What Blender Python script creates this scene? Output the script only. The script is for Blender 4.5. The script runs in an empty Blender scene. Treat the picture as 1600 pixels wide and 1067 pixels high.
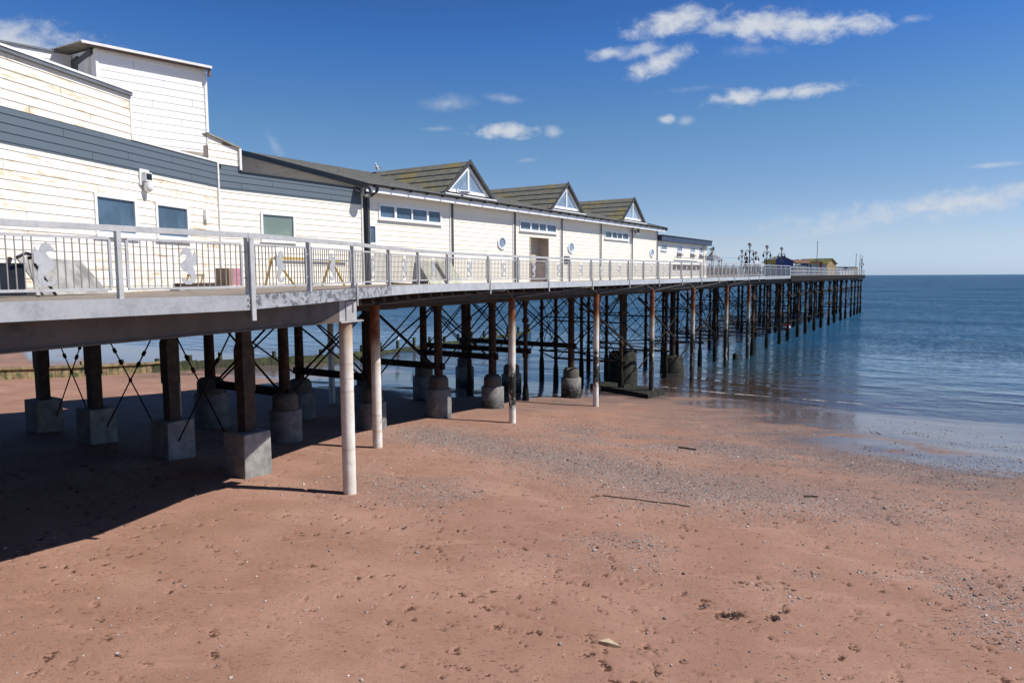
import bpy, math, random
import numpy as np
from mathutils import Matrix, Vector
random.seed(7); RNG=np.random.default_rng(11)
S=bpy.context.scene; COL=S.collection
CAMZ=7.2            # eye height above the sea surface (z = 0)
R=math.radians
# ------------------------------------------------------------------ frames
class Frame:
    def __init__(s,ox,oy,ang): s.ox,s.oy,s.ang=ox,oy,ang; s.c,s.s=math.cos(ang),math.sin(ang)
    def pt(s,x,y,z=0): return Vector((s.ox+x*s.c-y*s.s, s.oy+x*s.s+y*s.c, z))
    def at(s,x,y,rot=0): p=s.pt(x,y); return Frame(p.x,p.y,s.ang+rot)
PIER=Frame(0,29.5,R(57))      # x runs seaward along the pier, y to the far side
WORLD=Frame(0,0,0)
_c=PIER.pt(-11.65,2.75)
SIDE=Frame(_c.x,_c.y,R(79.3)) # the landward building's long wall
KIOSK=Frame(-11.51,20.36,R(45))
def zdeck(a): return CAMZ+float(np.interp(a,[-32,-16,-12.5,-7,5,18,33,51,125],[-.3,-.3,-.26,-.235,-.24,-.19,-.12,-.05,0]))
EDGE=[(-32,-5.25),(-16.6,-5.2),(-14.5,-4.45),(-12.5,-3.6),(-9.8,-2.3),(-7.5,-1.45),(-5,-.72),(-2,-.38),(.4,-.3),(4,-.25),(20,-.25),(38,-.05),(53,.2),(125,1.45)]
def qedge(a): return float(np.interp(a,[e[0] for e in EDGE],[e[1] for e in EDGE]))
_ha=[-60,-25,-18,-12.5,-8,0,8,15,22,40,100,400]; _hh=[4.3,4.7,4.95,5.33,5.66,6.25,6.7,7.13,7.4,8.2,10,14]
# ------------------------------------------------------------------ mesh builder
class MB:
    def __init__(s): s.v=[]; s.f=[]; s.sm=[]
    def add(s,vs,fs,smooth=False):
        o=len(s.v); s.v+= [tuple(v) for v in vs]; s.f+=[tuple(i+o for i in f) for f in fs]; s.sm+=[smooth]*len(fs); return s
    def box(s,x0,x1,y0,y1,z0,z1):
        vs=[(x,y,z) for z in (z0,z1) for y in (y0,y1) for x in (x0,x1)]
        return s.add(vs,[(0,2,3,1),(4,5,7,6),(0,1,5,4),(2,6,7,3),(0,4,6,2),(1,3,7,5)])
    def hexa(s,b,t):   # bottom quad, top quad (same winding, ccw from above)
        return s.add(list(b)+list(t),[(3,2,1,0),(4,5,6,7),(0,1,5,4),(1,2,6,5),(2,3,7,6),(3,0,4,7)])
    def beam(s,p0,p1,w,h,up=(0,0,1)):
        p0,p1=Vector(p0),Vector(p1); d=(p1-p0).normalized(); u=Vector(up)
        if abs(d.dot(u))>.98: u=Vector((1,0,0))
        r=d.cross(u).normalized(); u=r.cross(d)
        q=[r*(w/2)*a+u*(h/2)*b for a,b in ((-1,-1),(1,-1),(1,1),(-1,1))]
        return s.hexa([p0+k for k in q],[p1+k for k in q])
    def tube(s,p0,p1,r0,r1=None,n=10,caps=True):
        r1=r0 if r1 is None else r1
        p0,p1=Vector(p0),Vector(p1); d=(p1-p0).normalized(); u=Vector((0,0,1)) if abs(d.z)<.95 else Vector((1,0,0))
        a=d.cross(u).normalized(); b=d.cross(a)
        vs=[]
        for p,r in ((p0,r0),(p1,r1)):
            for i in range(n):
                t=2*math.pi*i/n; vs.append(p+a*(r*math.cos(t))+b*(r*math.sin(t)))
        s.add(vs,[(i,i+n,(i+1)%n+n,(i+1)%n) for i in range(n)],True)
        if caps: s.add(vs,[tuple(range(n))[::1],tuple(range(2*n-1,n-1,-1))])
        return s
    def path(s,pts,r,n=8):
        for a,b in zip(pts[:-1],pts[1:]): s.tube(a,b,r,n=n)
        return s
    def lathe(s,x,y,prof,n=16,sq=0,jit=0):
        vs=[]
        for r,z in prof:
            for i in range(n):
                t=2*math.pi*(i+.5*sq)/n; k=1+(random.uniform(-jit,jit) if jit else 0)
                vs.append((x+r*k*math.cos(t),y+r*k*math.sin(t),z))
        fs=[]
        for j in range(len(prof)-1):
            for i in range(n): fs.append((j*n+i,j*n+(i+1)%n,(j+1)*n+(i+1)%n,(j+1)*n+i))
        s.add(vs,fs,n>8)
        m=len(prof)-1
        s.add(vs,[tuple(range(n-1,-1,-1)),tuple(range(m*n,m*n+n))]); return s
    def prism(s,poly,off):
        off=Vector(off); n=len(poly); vs=[Vector(p) for p in poly]; vs+= [v+off for v in vs]
        return s.add(vs,[tuple(range(n-1,-1,-1)),tuple(range(n,2*n))]+[(i,(i+1)%n,(i+1)%n+n,i+n) for i in range(n)])
def children(o): return [c for c in bpy.data.objects if c.parent==o]
def props(o,label=None,cat=None,group=None,kind=None):
    for k,v in (('label',label),('category',cat),('group',group),('kind',kind)):
        if v: o[k]=v
    return o
MATW={}
def thing(name,fr,x,y,z,label,cat,group=None):
    o=bpy.data.objects.new(name,None); COL.objects.link(o); o.empty_display_size=.2
    p=fr.pt(x,y,z); o.location=p; o.rotation_euler=(0,0,fr.ang); props(o,label,cat,group)
    MATW[o]=Matrix.Translation(p)@Matrix.Rotation(fr.ang,4,'Z'); return o
def mesh(name,mb,mat):
    me=bpy.data.meshes.new(name); me.from_pydata(mb.v,[],mb.f)
    me.polygons.foreach_set('use_smooth',mb.sm); me.materials.append(mat); me.update(); return me
def part(name,mb,mat,parent,fr,label=None):
    """mb is written in frame fr (absolute z); becomes a child of parent"""
    root=parent
    while root.parent: root=root.parent
    M=MATW[root].inverted()
    mb.v=[tuple(M@fr.pt(*v)) for v in mb.v]
    o=bpy.data.objects.new(name,mesh(name,mb,mat)); COL.objects.link(o); o.parent=parent
    if label: o['label']=label
    return o
def single(name,mb,mat,fr,x,y,z,label,cat,group=None,kind=None):
    p=fr.pt(x,y,z); M=(Matrix.Translation(p)@Matrix.Rotation(fr.ang,4,'Z')).inverted()
    mb.v=[tuple(M@fr.pt(*v)) for v in mb.v]
    o=bpy.data.objects.new(name,mesh(name,mb,mat)); COL.objects.link(o); o.location=p; o.rotation_euler=(0,0,fr.ang)
    MATW[o]=M.inverted(); return props(o,label,cat,group,kind)
def dup(o,parent=None):
    c=o.copy(); COL.objects.link(c)
    if parent: c.parent=parent
    for k in children(o): dup(k,c)
    return c
# ------------------------------------------------------------------ materials
class NT:
    def __init__(s,name):
        s.m=bpy.data.materials.new(name); s.m.use_nodes=True; s.t=s.m.node_tree
        s.b=s.t.nodes['Principled BSDF']; s.out=s.t.nodes['Material Output']; s._p=None
    def n(s,typ,**kw):
        k=s.t.nodes.new('ShaderNode'+typ)
        for a,v in kw.items(): setattr(k,a,v)
        return k
    def L(s,a,b): s.t.links.new(a,b)
    def set(s,sock,v):
        if hasattr(v,'links') or isinstance(v,bpy.types.NodeSocket): s.L(v,sock)
        else: sock.default_value=v
    def pos(s):
        if not s._p: s._p=s.n('NewGeometry').outputs['Position']
        return s._p
    def vmul(s,v,k):
        q=s.n('VectorMath',operation='MULTIPLY'); s.set(q.inputs[0],v); q.inputs[1].default_value=k; return q.outputs[0]
    def rotz(s,v,ang):
        q=s.n('VectorRotate',rotation_type='Z_AXIS'); s.L(v,q.inputs['Vector']); q.inputs['Angle'].default_value=ang; return q.outputs[0]
    def noise(s,scale,detail=4,rough=.55,vec=None,dist=0):
        q=s.n('TexNoise'); s.L(vec if vec is not None else s.pos(),q.inputs['Vector']); q.inputs['Scale'].default_value=scale
        q.inputs['Detail'].default_value=detail; q.inputs['Roughness'].default_value=rough; q.inputs['Distortion'].default_value=dist
        return q.outputs['Fac']
    def ramp(s,x,lo,hi,a=0.,b=1.):
        q=s.n('MapRange',interpolation_type='SMOOTHSTEP'); s.set(q.inputs[0],x); s.set(q.inputs[1],lo); s.set(q.inputs[2],hi); q.inputs[3].default_value=a; q.inputs[4].default_value=b
        return q.outputs[0]
    def math(s,op,a,b=0.,c=None):
        q=s.n('Math',operation=op); s.set(q.inputs[0],a); s.set(q.inputs[1],b)
        if c is not None: s.set(q.inputs[2],c)
        return q.outputs[0]
    def mix(s,f,a,b):
        q=s.n('Mix',data_type='RGBA'); s.set(q.inputs[0],f)
        for i,v in ((6,a),(7,b)):
            if isinstance(v,(tuple,list)): q.inputs[i].default_value=(*v[:3],1)
            else: s.L(v,q.inputs[i])
        return q.outputs[2]
    def xyz(s,v=None):
        q=s.n('SeparateXYZ'); s.L(v if v is not None else s.pos(),q.inputs[0]); return q.outputs
    def attr(s,name):
        q=s.n('Attribute'); q.attribute_name=name; return q
    def bump(s,h,strength=.3,dist=.02,normal=None):
        q=s.n('Bump'); s.L(h,q.inputs['Height']); s.set(q.inputs['Strength'],strength); q.inputs['Distance'].default_value=dist
        if normal is not None: s.L(normal,q.inputs['Normal'])
        return q.outputs[0]
    def fin(s,col,rough=.6,metal=0.,normal=None,spec=.5):
        s.set(s.b.inputs['Base Color'],(*col[:3],1) if isinstance(col,(tuple,list)) else col)
        s.set(s.b.inputs['Roughness'],rough); s.set(s.b.inputs['Metallic'],metal); s.b.inputs['Specular IOR Level'].default_value=spec
        if normal is not None: s.L(normal,s.b.inputs['Normal'])
        return s.m
def simple(name,col,rough=.6,metal=0.,var=.25,scale=6.,bump=.1,spec=.5,col2=None,lo=.5,hi=.7,bscale=40):
    t=NT(name); d=tuple(c*(1-var) for c in col)
    c=t.mix(t.ramp(t.noise(scale,5),.35,.65),d,col)
    if col2: c=t.mix(t.ramp(t.noise(scale*.6,6,.65),lo,hi),c,col2)
    return t.fin(c,rough,metal,t.bump(t.noise(bscale,3),bump,.01) if bump else None,spec)
def siding_mat(name,base,dirt,rust,amount,ang):
    """painted boards: tone varies board by board, peeled and stained in streaks along the boards"""
    t=NT(name); v=t.rotz(t.pos(),-ang)
    x=t.xyz(v); row=t.math('FLOOR',t.math('DIVIDE',x[2],.195))
    w=t.n('TexWhiteNoise',noise_dimensions='1D'); t.L(row,w.inputs['W'])
    c=t.mix(t.math('MULTIPLY',w.outputs['Value'],.5),base,tuple(k*.9 for k in base))
    c=t.mix(t.ramp(t.noise(.7,4),.4,.75,0,.5),c,tuple(k*m for k,m in zip(base,(.97,.93,.84))))
    st=t.vmul(v,(1.6,1.,9.)); m1=t.ramp(t.noise(1.0,8,.72,st),.66-.1*amount,.80-.1*amount)
    c=t.mix(m1,c,dirt)
    st2=t.vmul(v,(.55,1.,6.)); m2=t.ramp(t.noise(.9,8,.75,st2,.4),.72-.11*amount,.80-.1*amount)
    m3=t.ramp(t.noise(30,3,.6),.42,.6)
    c=t.mix(t.math('MULTIPLY',m2,m3),c,rust)
    drip=t.vmul(v,(14,1.,.7)); m4=t.ramp(t.noise(1.,4,.6,drip),.62,.8,0,.25*amount)
    c=t.mix(m4,c,tuple(k*.72 for k in base))
    return t.fin(c,.55,0,t.bump(t.noise(8,4,.6,t.vmul(v,(1,1,14))),.12,.01),.35)
m_cream=siding_mat('cream_boards',(.87,.82,.705),(.62,.52,.36),(.45,.25,.06),.5,R(57))
m_weath=siding_mat('weathered_boards',(.865,.815,.725),(.60,.50,.34),(.46,.24,.05),1.45,R(79.3))
m_white=siding_mat('white_boards',(.86,.86,.85),(.75,.75,.72),(.5,.48,.42),.1,R(45))
m_cream2=siding_mat('cream_boards_far',(.86,.815,.72),(.66,.58,.44),(.5,.35,.15),.15,R(57))
m_band=siding_mat('slate_boards',(.105,.135,.165),(.13,.16,.185),(.22,.26,.29),.35,R(57))
m_band_navy=simple('navy_boards',(.045,.062,.115),.5,0,.3,3,.05)
m_gable=siding_mat('mouldy_boards',(.46,.45,.40),(.20,.24,.17),(.25,.22,.15),1.1,R(57))
m_trim=simple('white_upvc',(.83,.83,.83),.35,0,.05,3,.0)
m_trim_dirty=simple('white_trim',(.80,.78,.75),.5,0,.12,5,.05)
m_grey_trim=simple('grey_trim',(.16,.17,.19),.5,0,.2,4,.05)
m_post_dark=simple('dark_strip',(.065,.068,.068),.5,0,.3,3,.05)
m_black=simple('black_plastic',(.012,.013,.015),.35,0,.3,5,.0)
m_white_pl=simple('white_plastic',(.78,.78,.76),.4,0,.08,5,.0)
m_beige=simple('beige_plaster',(.62,.53,.42),.7,0,.15,2,.05)
m_brown=simple('brown_paint',(.15,.10,.085),.6,0,.3,3,.05)
m_rope=simple('grey_cable',(.2,.2,.2),.6)
def glass(name,col):
    t=NT(name); c=t.mix(t.ramp(t.noise(.8,3),.4,.6),col,tuple(k*1.6 for k in col))
    t.fin(c,.06,0,t.bump(t.noise(1.3,2),.06,.02),.6); return t.m
m_glass=glass('window_glass',(.05,.085,.125)); m_glass_g=glass('frosted_glass',(.16,.21,.18)); m_glass_f=glass('bright_glass',(.16,.22,.30))
def galv(name,base,dark,worn=0.):
    t=NT(name); vo=t.n('TexVoronoi'); t.L(t.pos(),vo.inputs['Vector']); vo.inputs['Scale'].default_value=28
    c=t.mix(t.ramp(t.noise(3,5,.6),.35,.7),base,dark)
    sp=t.math('MULTIPLY',t.xyz(vo.outputs['Color'])[0],.3); c=t.mix(sp,c,tuple(k*1.35 for k in base))
    if worn:
        c=t.mix(t.math('MULTIPLY',t.ramp(t.noise(5,8,.7,t.vmul(t.rotz(t.pos(),-R(70)),(1,1,1.5))),.5,.57),worn),c,(.045,.05,.055))
    c=t.mix(t.ramp(t.noise(9,7,.7),.66,.76,0,.5),c,(.22,.13,.07))
    return t.fin(c,.5,.25,t.bump(t.noise(30,3),.06,.01))
m_galv=galv('galvanised_steel',(.39,.40,.415),(.29,.30,.315)); m_galv_w=galv('worn_galvanised_steel',(.42,.43,.45),(.28,.29,.31),.7); m_galv_l=galv('pale_galvanised_steel',(.50,.515,.53),(.38,.39,.41))
m_rail=galv('railing_steel',(.50,.50,.495),(.38,.38,.375)); m_plate=galv('plate_steel',(.47,.48,.49),(.36,.37,.385)); m_bars=galv('bar_steel',(.33,.305,.295),(.24,.215,.205)); m_rail_w=simple('white_rail_paint',(.62,.62,.60),.5,0,.2,4,.0)
m_girder=simple('girder_paint',(.105,.078,.066),.55,0,.3,2.2,.15,col2=(.03,.028,.026),lo=.56,hi=.74)
m_girder_sunlit=simple('sunlit_girder_paint',(.42,.41,.41),.5,0,.25,3,.1,col2=(.2,.14,.1),lo=.62,hi=.75)  # girder paint in a pale copy, sunlight put into the colour of its tip
m_dgirder=simple('rusted_girder',(.075,.055,.043),.7,0,.4,3,.25,col2=(.13,.06,.03),lo=.58,hi=.72)
m_iron=simple('rusted_iron',(.050,.033,.024),.85,0,.5,4,.4,.2,col2=(.12,.045,.018),lo=.52,hi=.72)
m_brace=simple('brace_iron',(.022,.018,.017),.9,0,.4,4,.2,.15,col2=(.09,.035,.015),lo=.58,hi=.75)
m_timber=simple('dark_timber',(.062,.040,.028),.8,0,.5,5,.4,col2=(.03,.022,.018),lo=.5,hi=.7)
m_under=simple('deck_timber',(.05,.036,.027),.85,0,.4,3,.2)
m_deck=simple('deck_planks',(.24,.20,.165),.8,0,.35,4,.3)
def concrete(name,base,tide=True):
    t=NT(name); z=t.xyz()[2]
    c=t.mix(t.ramp(t.noise(3,7,.65),.35,.68),tuple(k*.62 for k in base),base)
    c=t.mix(t.ramp(t.noise(1.3,6,.7),.55,.75,0,.7),c,tuple(k*m for k,m in zip(base,(.5,.47,.38))))
    vs=t.vmul(t.pos(),(7,7,.5)); c=t.mix(t.ramp(t.noise(1.2,4,.6,vs),.55,.75,0,.5),c,tuple(k*.5 for k in base))
    if tide:
        c=t.mix(t.math('MULTIPLY',t.ramp(t.math('ADD',z,t.math('MULTIPLY',t.noise(1.5,5),1.2)),1.9,1.2),t.ramp(t.noise(8,5,.7),.35,.5)),c,(.018,.02,.014))
    return t.fin(c,.85,0,t.bump(t.noise(18,6,.7),.5,.02),.25)
m_conc=concrete('pale_concrete',(.34,.335,.32)); m_conc_shade=concrete('shaded_concrete',(.13,.12,.10)); m_conc2=concrete('drum_concrete',(.24,.235,.225))  # drums and their caps coloured darker to carry the shade under the deck
def tube_mat(name,rust_z,tide):
    """white painted tube: rust creeping down from the head, barnacles and weed up to the tide line"""
    t=NT(name); x=t.xyz(); z=x[2]
    base=t.mix(t.ramp(t.noise(2.5,5,.6),.35,.7),(.66,.62,.54),(.80,.785,.75)) if rust_z!=4.7 else t.mix(t.ramp(t.noise(2.5,5,.6),.35,.7),(.34,.29,.23),(.62,.59,.54))
    band=t.noise(1.,3,.6,t.vmul(t.pos(),(.2,.2,5.5)))
    base=t.mix(t.ramp(band,.56,.66,0,.55),base,(.48,.40,.30))
    zz=t.math('ADD',z,t.math('MULTIPLY',t.math('SUBTRACT',t.noise(1.6,6,.65,t.vmul(t.pos(),(1,1,.45))),.5),1.5))
    base=t.mix(t.ramp(zz,rust_z-1.1,rust_z+.1,0,.75),base,(.42,.31,.19))
    base=t.mix(t.ramp(zz,rust_z-.15,rust_z+.45),base,t.mix(t.ramp(t.noise(5,5),.4,.65),(.13,.042,.016),(.26,.095,.034)))
    weed=t.ramp(t.noise(2.2,6,.7,t.vmul(t.pos(),(1.4,1.4,.9))),.60,.66,0,.8)
    base=t.mix(t.math('MULTIPLY',weed,t.ramp(zz,rust_z,rust_z-1.5)),base,(.30,.26,.16))
    if tide:
        zt=t.math('ADD',z,t.math('MULTIPLY',t.math('SUBTRACT',t.noise(2.6,7,.7),.5),2.6))
        up=t.math('MULTIPLY',t.ramp(zt,3.5,3.0),t.ramp(z,1.35,1.8,0,1) if rust_z>4.8 else 1.0); hole=t.ramp(t.noise(2.6,6,.75,t.vmul(t.pos(),(1.3,1.3,.5))),.60,.54)
        base=t.mix(t.math('MULTIPLY',up,hole),base,t.mix(t.ramp(t.noise(12,4),.4,.6),(.012,.013,.011),(.05,.05,.042)))
    return t.fin(base,.6,0,t.bump(t.noise(14,6,.7),.35,.015),.3)
m_tube_a=tube_mat('white_tube_paint',6.0,False); m_tube_b=tube_mat('rusted_tube_paint',4.9,False)
m_tube_c=tube_mat('tidal_tube_paint',5.0,True); m_tube_d=tube_mat('far_tidal_tube_paint',4.7,True)
def tide_iron():
    t=NT('tidal_iron'); z=t.xyz()[2]
    c=t.mix(t.ramp(t.noise(3,6,.65),.38,.66),(.034,.024,.019),(.085,.045,.026))
    c=t.mix(t.ramp(t.math('ADD',z,t.math('MULTIPLY',t.noise(2.5,5),1.5)),3.1,2.2),c,(.013,.014,.011))
    return t.fin(c,.75,0,t.bump(t.noise(16,6,.7),.6,.02),.12)
m_tiron=tide_iron()
def weedy():
    t=NT('weedy_masonry'); c=t.mix(t.ramp(t.noise(3.5,7,.7),.4,.6),(.009,.010,.007),(.032,.031,.021))
    c=t.mix(t.ramp(t.noise(2,6,.7),.6,.7),c,(.075,.066,.042)); return t.fin(c,.8,0,t.bump(t.noise(7,6,.7),.9,.05),.25)
m_weedy=weedy()
def roof_mat(name,base,moss,lo):
    t=NT(name); c=t.mix(t.ramp(t.noise(5,7,.7),.35,.65),tuple(k*.65 for k in base),base)
    c=t.mix(t.ramp(t.noise(30,4,.7),.55,.75,0,.6),c,(.30,.30,.28))
    if moss: c=t.mix(t.math('MULTIPLY',t.ramp(t.noise(.75,5,.6),lo,lo+.1),t.ramp(t.noise(9,5,.7),.38,.6)),c,moss)
    return t.fin(c,.85,0,t.bump(t.noise(25,5),.3,.02),.25)
m_slate=roof_mat('grey_shingles',(.155,.155,.145),(.19,.17,.08),.62); m_tile=roof_mat('mossy_tiles',(.185,.18,.145),(.27,.205,.05),.52)
m_verge=simple('verge_board',(.055,.056,.055),.6,0,.3,4,.05,col2=(.22,.17,.03),lo=.6,hi=.7)
m_corr=simple('corrugated_sheet',(.30,.29,.24),.6,.1,.3,4,.05)
m_ply=simple('grey_sheet',(.34,.33,.31),.75,0,.45,3,.1,col2=(.16,.15,.14),lo=.5,hi=.7); m_wood=simple('raw_wood',(.40,.29,.15),.75,0,.35,4,.2)
m_yellow=simple('yellow_paint',(.66,.42,.05),.5,0,.2,5,.05); m_pink=simple('pink_print',(.55,.25,.30),.6,0,.3,9,.0); m_card=simple('brown_card',(.32,.22,.15),.8)
m_blue=simple('hut_blue',(.03,.05,.24),.55,0,.2,3,.05); m_blue2=simple('hut_bright_blue',(.03,.09,.30),.5,0,.2,3); m_tan=simple('tan_boards',(.42,.29,.13),.7,0,.25,4,.1); m_red=simple('red_paint',(.30,.035,.03),.5,0,.2,4); m_paleblue=simple('pale_blue_paint',(.45,.55,.60),.55,0,.2,3); m_olive=simple('ochre_paint',(.40,.31,.06),.6,0,.3,3); m_mossroof=roof_mat('moss_roof',(.14,.14,.07),(.22,.22,.04),.45); m_awning=simple('brown_awning',(.16,.08,.045),.7,0,.2,4)
m_lamp=simple('lamp_iron',(.085,.09,.09),.45,.3,.2,6,.0); m_lampglass=simple('lamp_glass',(.55,.56,.56),.2,0,.1,6,.0)
m_skin=simple('skin',(.42,.24,.17),.6,0,.1,8,0); m_cloth_d=simple('dark_cloth',(.012,.013,.02),.8); m_cloth_w=simple('white_cloth',(.65,.62,.63),.8); m_hair=simple('dark_hair',(.02,.014,.01),.6); m_jean=simple('denim',(.04,.06,.12),.8)
m_gull=simple('gull_white',(.75,.75,.74),.6,0,.1,9,0); m_gullg=simple('gull_grey',(.28,.30,.33),.6)
m_groyne=simple('groyne_timber',(.30,.23,.12),.85,0,.5,3,.5,col2=(.05,.08,.03),lo=.5,hi=.62)
m_groyne_wet=simple('weedy_timber',(.045,.05,.025),.8,0,.5,3,.5,col2=(.06,.075,.02),lo=.5,hi=.62)
m_sandstone=simple('sandstone',(.52,.41,.28),.8,0,.2,12,.4); m_twig=simple('driftwood',(.06,.04,.03),.8); m_seaweed=simple('dark_seaweed',(.045,.024,.015),.7,0,.5,20,.2)

# ------------------------------------------------------------------ numpy noise
def vnoise(x,y,seed=0):
    xi=np.floor(x).astype(np.int64); yi=np.floor(y).astype(np.int64); fx=x-xi; fy=y-yi
    fx=fx*fx*(3-2*fx); fy=fy*fy*(3-2*fy)
    def h(a,b):
        n=(a*374761393+b*668265263+seed*974634777)&0xffffffff
        n=((n^(n>>13))*1274126177)&0xffffffff
        return ((n^(n>>16))&0xffff)/65535.
    return (h(xi,yi)*(1-fx)+h(xi+1,yi)*fx)*(1-fy)+(h(xi,yi+1)*(1-fx)+h(xi+1,yi+1)*fx)*fy
def fbm(x,y,o=4,seed=0):
    s=0;a=1;t=0
    for i in range(o): s=s+a*vnoise(x*2**i,y*2**i,seed+i*17); t+=a; a*=.5
    return s/t
def toap(X,Y):
    dx,dy=X,Y-29.5; return dx*PIER.c+dy*PIER.s, dx*PIER.s-dy*PIER.c      # along, p (towards the right of the pier)
def ground_z(X,Y):
    a,p=toap(X,Y); z=CAMZ-np.interp(a,_ha,_hh)
    return z+(fbm(X*.13,Y*.13,3,5)-.5)*.28*np.clip((20-a)/12,.25,1)+(fbm(X*.7,Y*.7,3,9)-.5)*.03
def wetness(X,Y):
    a,p=toap(X,Y)
    aw=np.interp(p,[-40,-6,2,6,10,18,30],[-2.,3.,12.,6.5,2.2,-2.2,-4.])
    w=np.clip((a-aw+ (fbm(X*.25,Y*.4,4,3)-.5)*8)/5.5,0,1)
    patch=np.clip((fbm(X*.5,Y*.9,4,21)-.26)/.3,0,1)
    full=np.clip((a-aw-4)/5,0,1)
    return w*np.maximum(patch,full)
def dampness(X,Y):
    a,p=toap(X,Y); aw=np.interp(p,[-40,-6,2,6,10,18,30],[-2.,3.,12.,6.5,2.2,-2.2,-4.])
    return np.clip((a-aw+7+(fbm(X*.3,Y*.5,4,13)-.5)*9)/7.,0,1)*np.clip((p+8)/6,.3,1)
def pebble_density(X,Y):
    a,p=toap(X,Y)
    c=np.interp(p,[-2,1,5.6,9.3,13,20],[-4.0,-4.6,-5.,-6.4,-5.4,-4.])
    n=fbm(X*.28+3,Y*.42,4,31); n2=fbm(X*.9,Y*1.3,3,33)
    d=np.exp(-((a-c)/(2.1+.03*p))**2)*np.clip((p+4)/3,0,1)*np.clip(1-(p-10)/9,.18,1)*np.clip((n*.7+n2*.3-.27)/.17,0,1)
    d2=np.exp(-((a-.2-.07*p)/2.2)**2)*np.clip((p+1)/4,0,1)*np.clip((fbm(X*.4,Y*.6,4,37)*.75+n2*.25-.31)/.18,0,1)*.95
    d4=np.exp(-((a-6)/4.)**2)*np.clip((p-3)/5,0,1)*np.clip((fbm(X*.45,Y*.7,4,43)-.42)/.25,0,1)*.5
    d3=np.exp(-((a+11.)/2.2)**2)*np.clip((fbm(X*.5,Y*.8,4,41)-.52)/.16,0,1)*.5*np.clip(p/4,0,1)
    d=np.maximum(d,d4)
    return np.clip(np.maximum(np.maximum(d,d2),d3),0,1)
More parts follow.
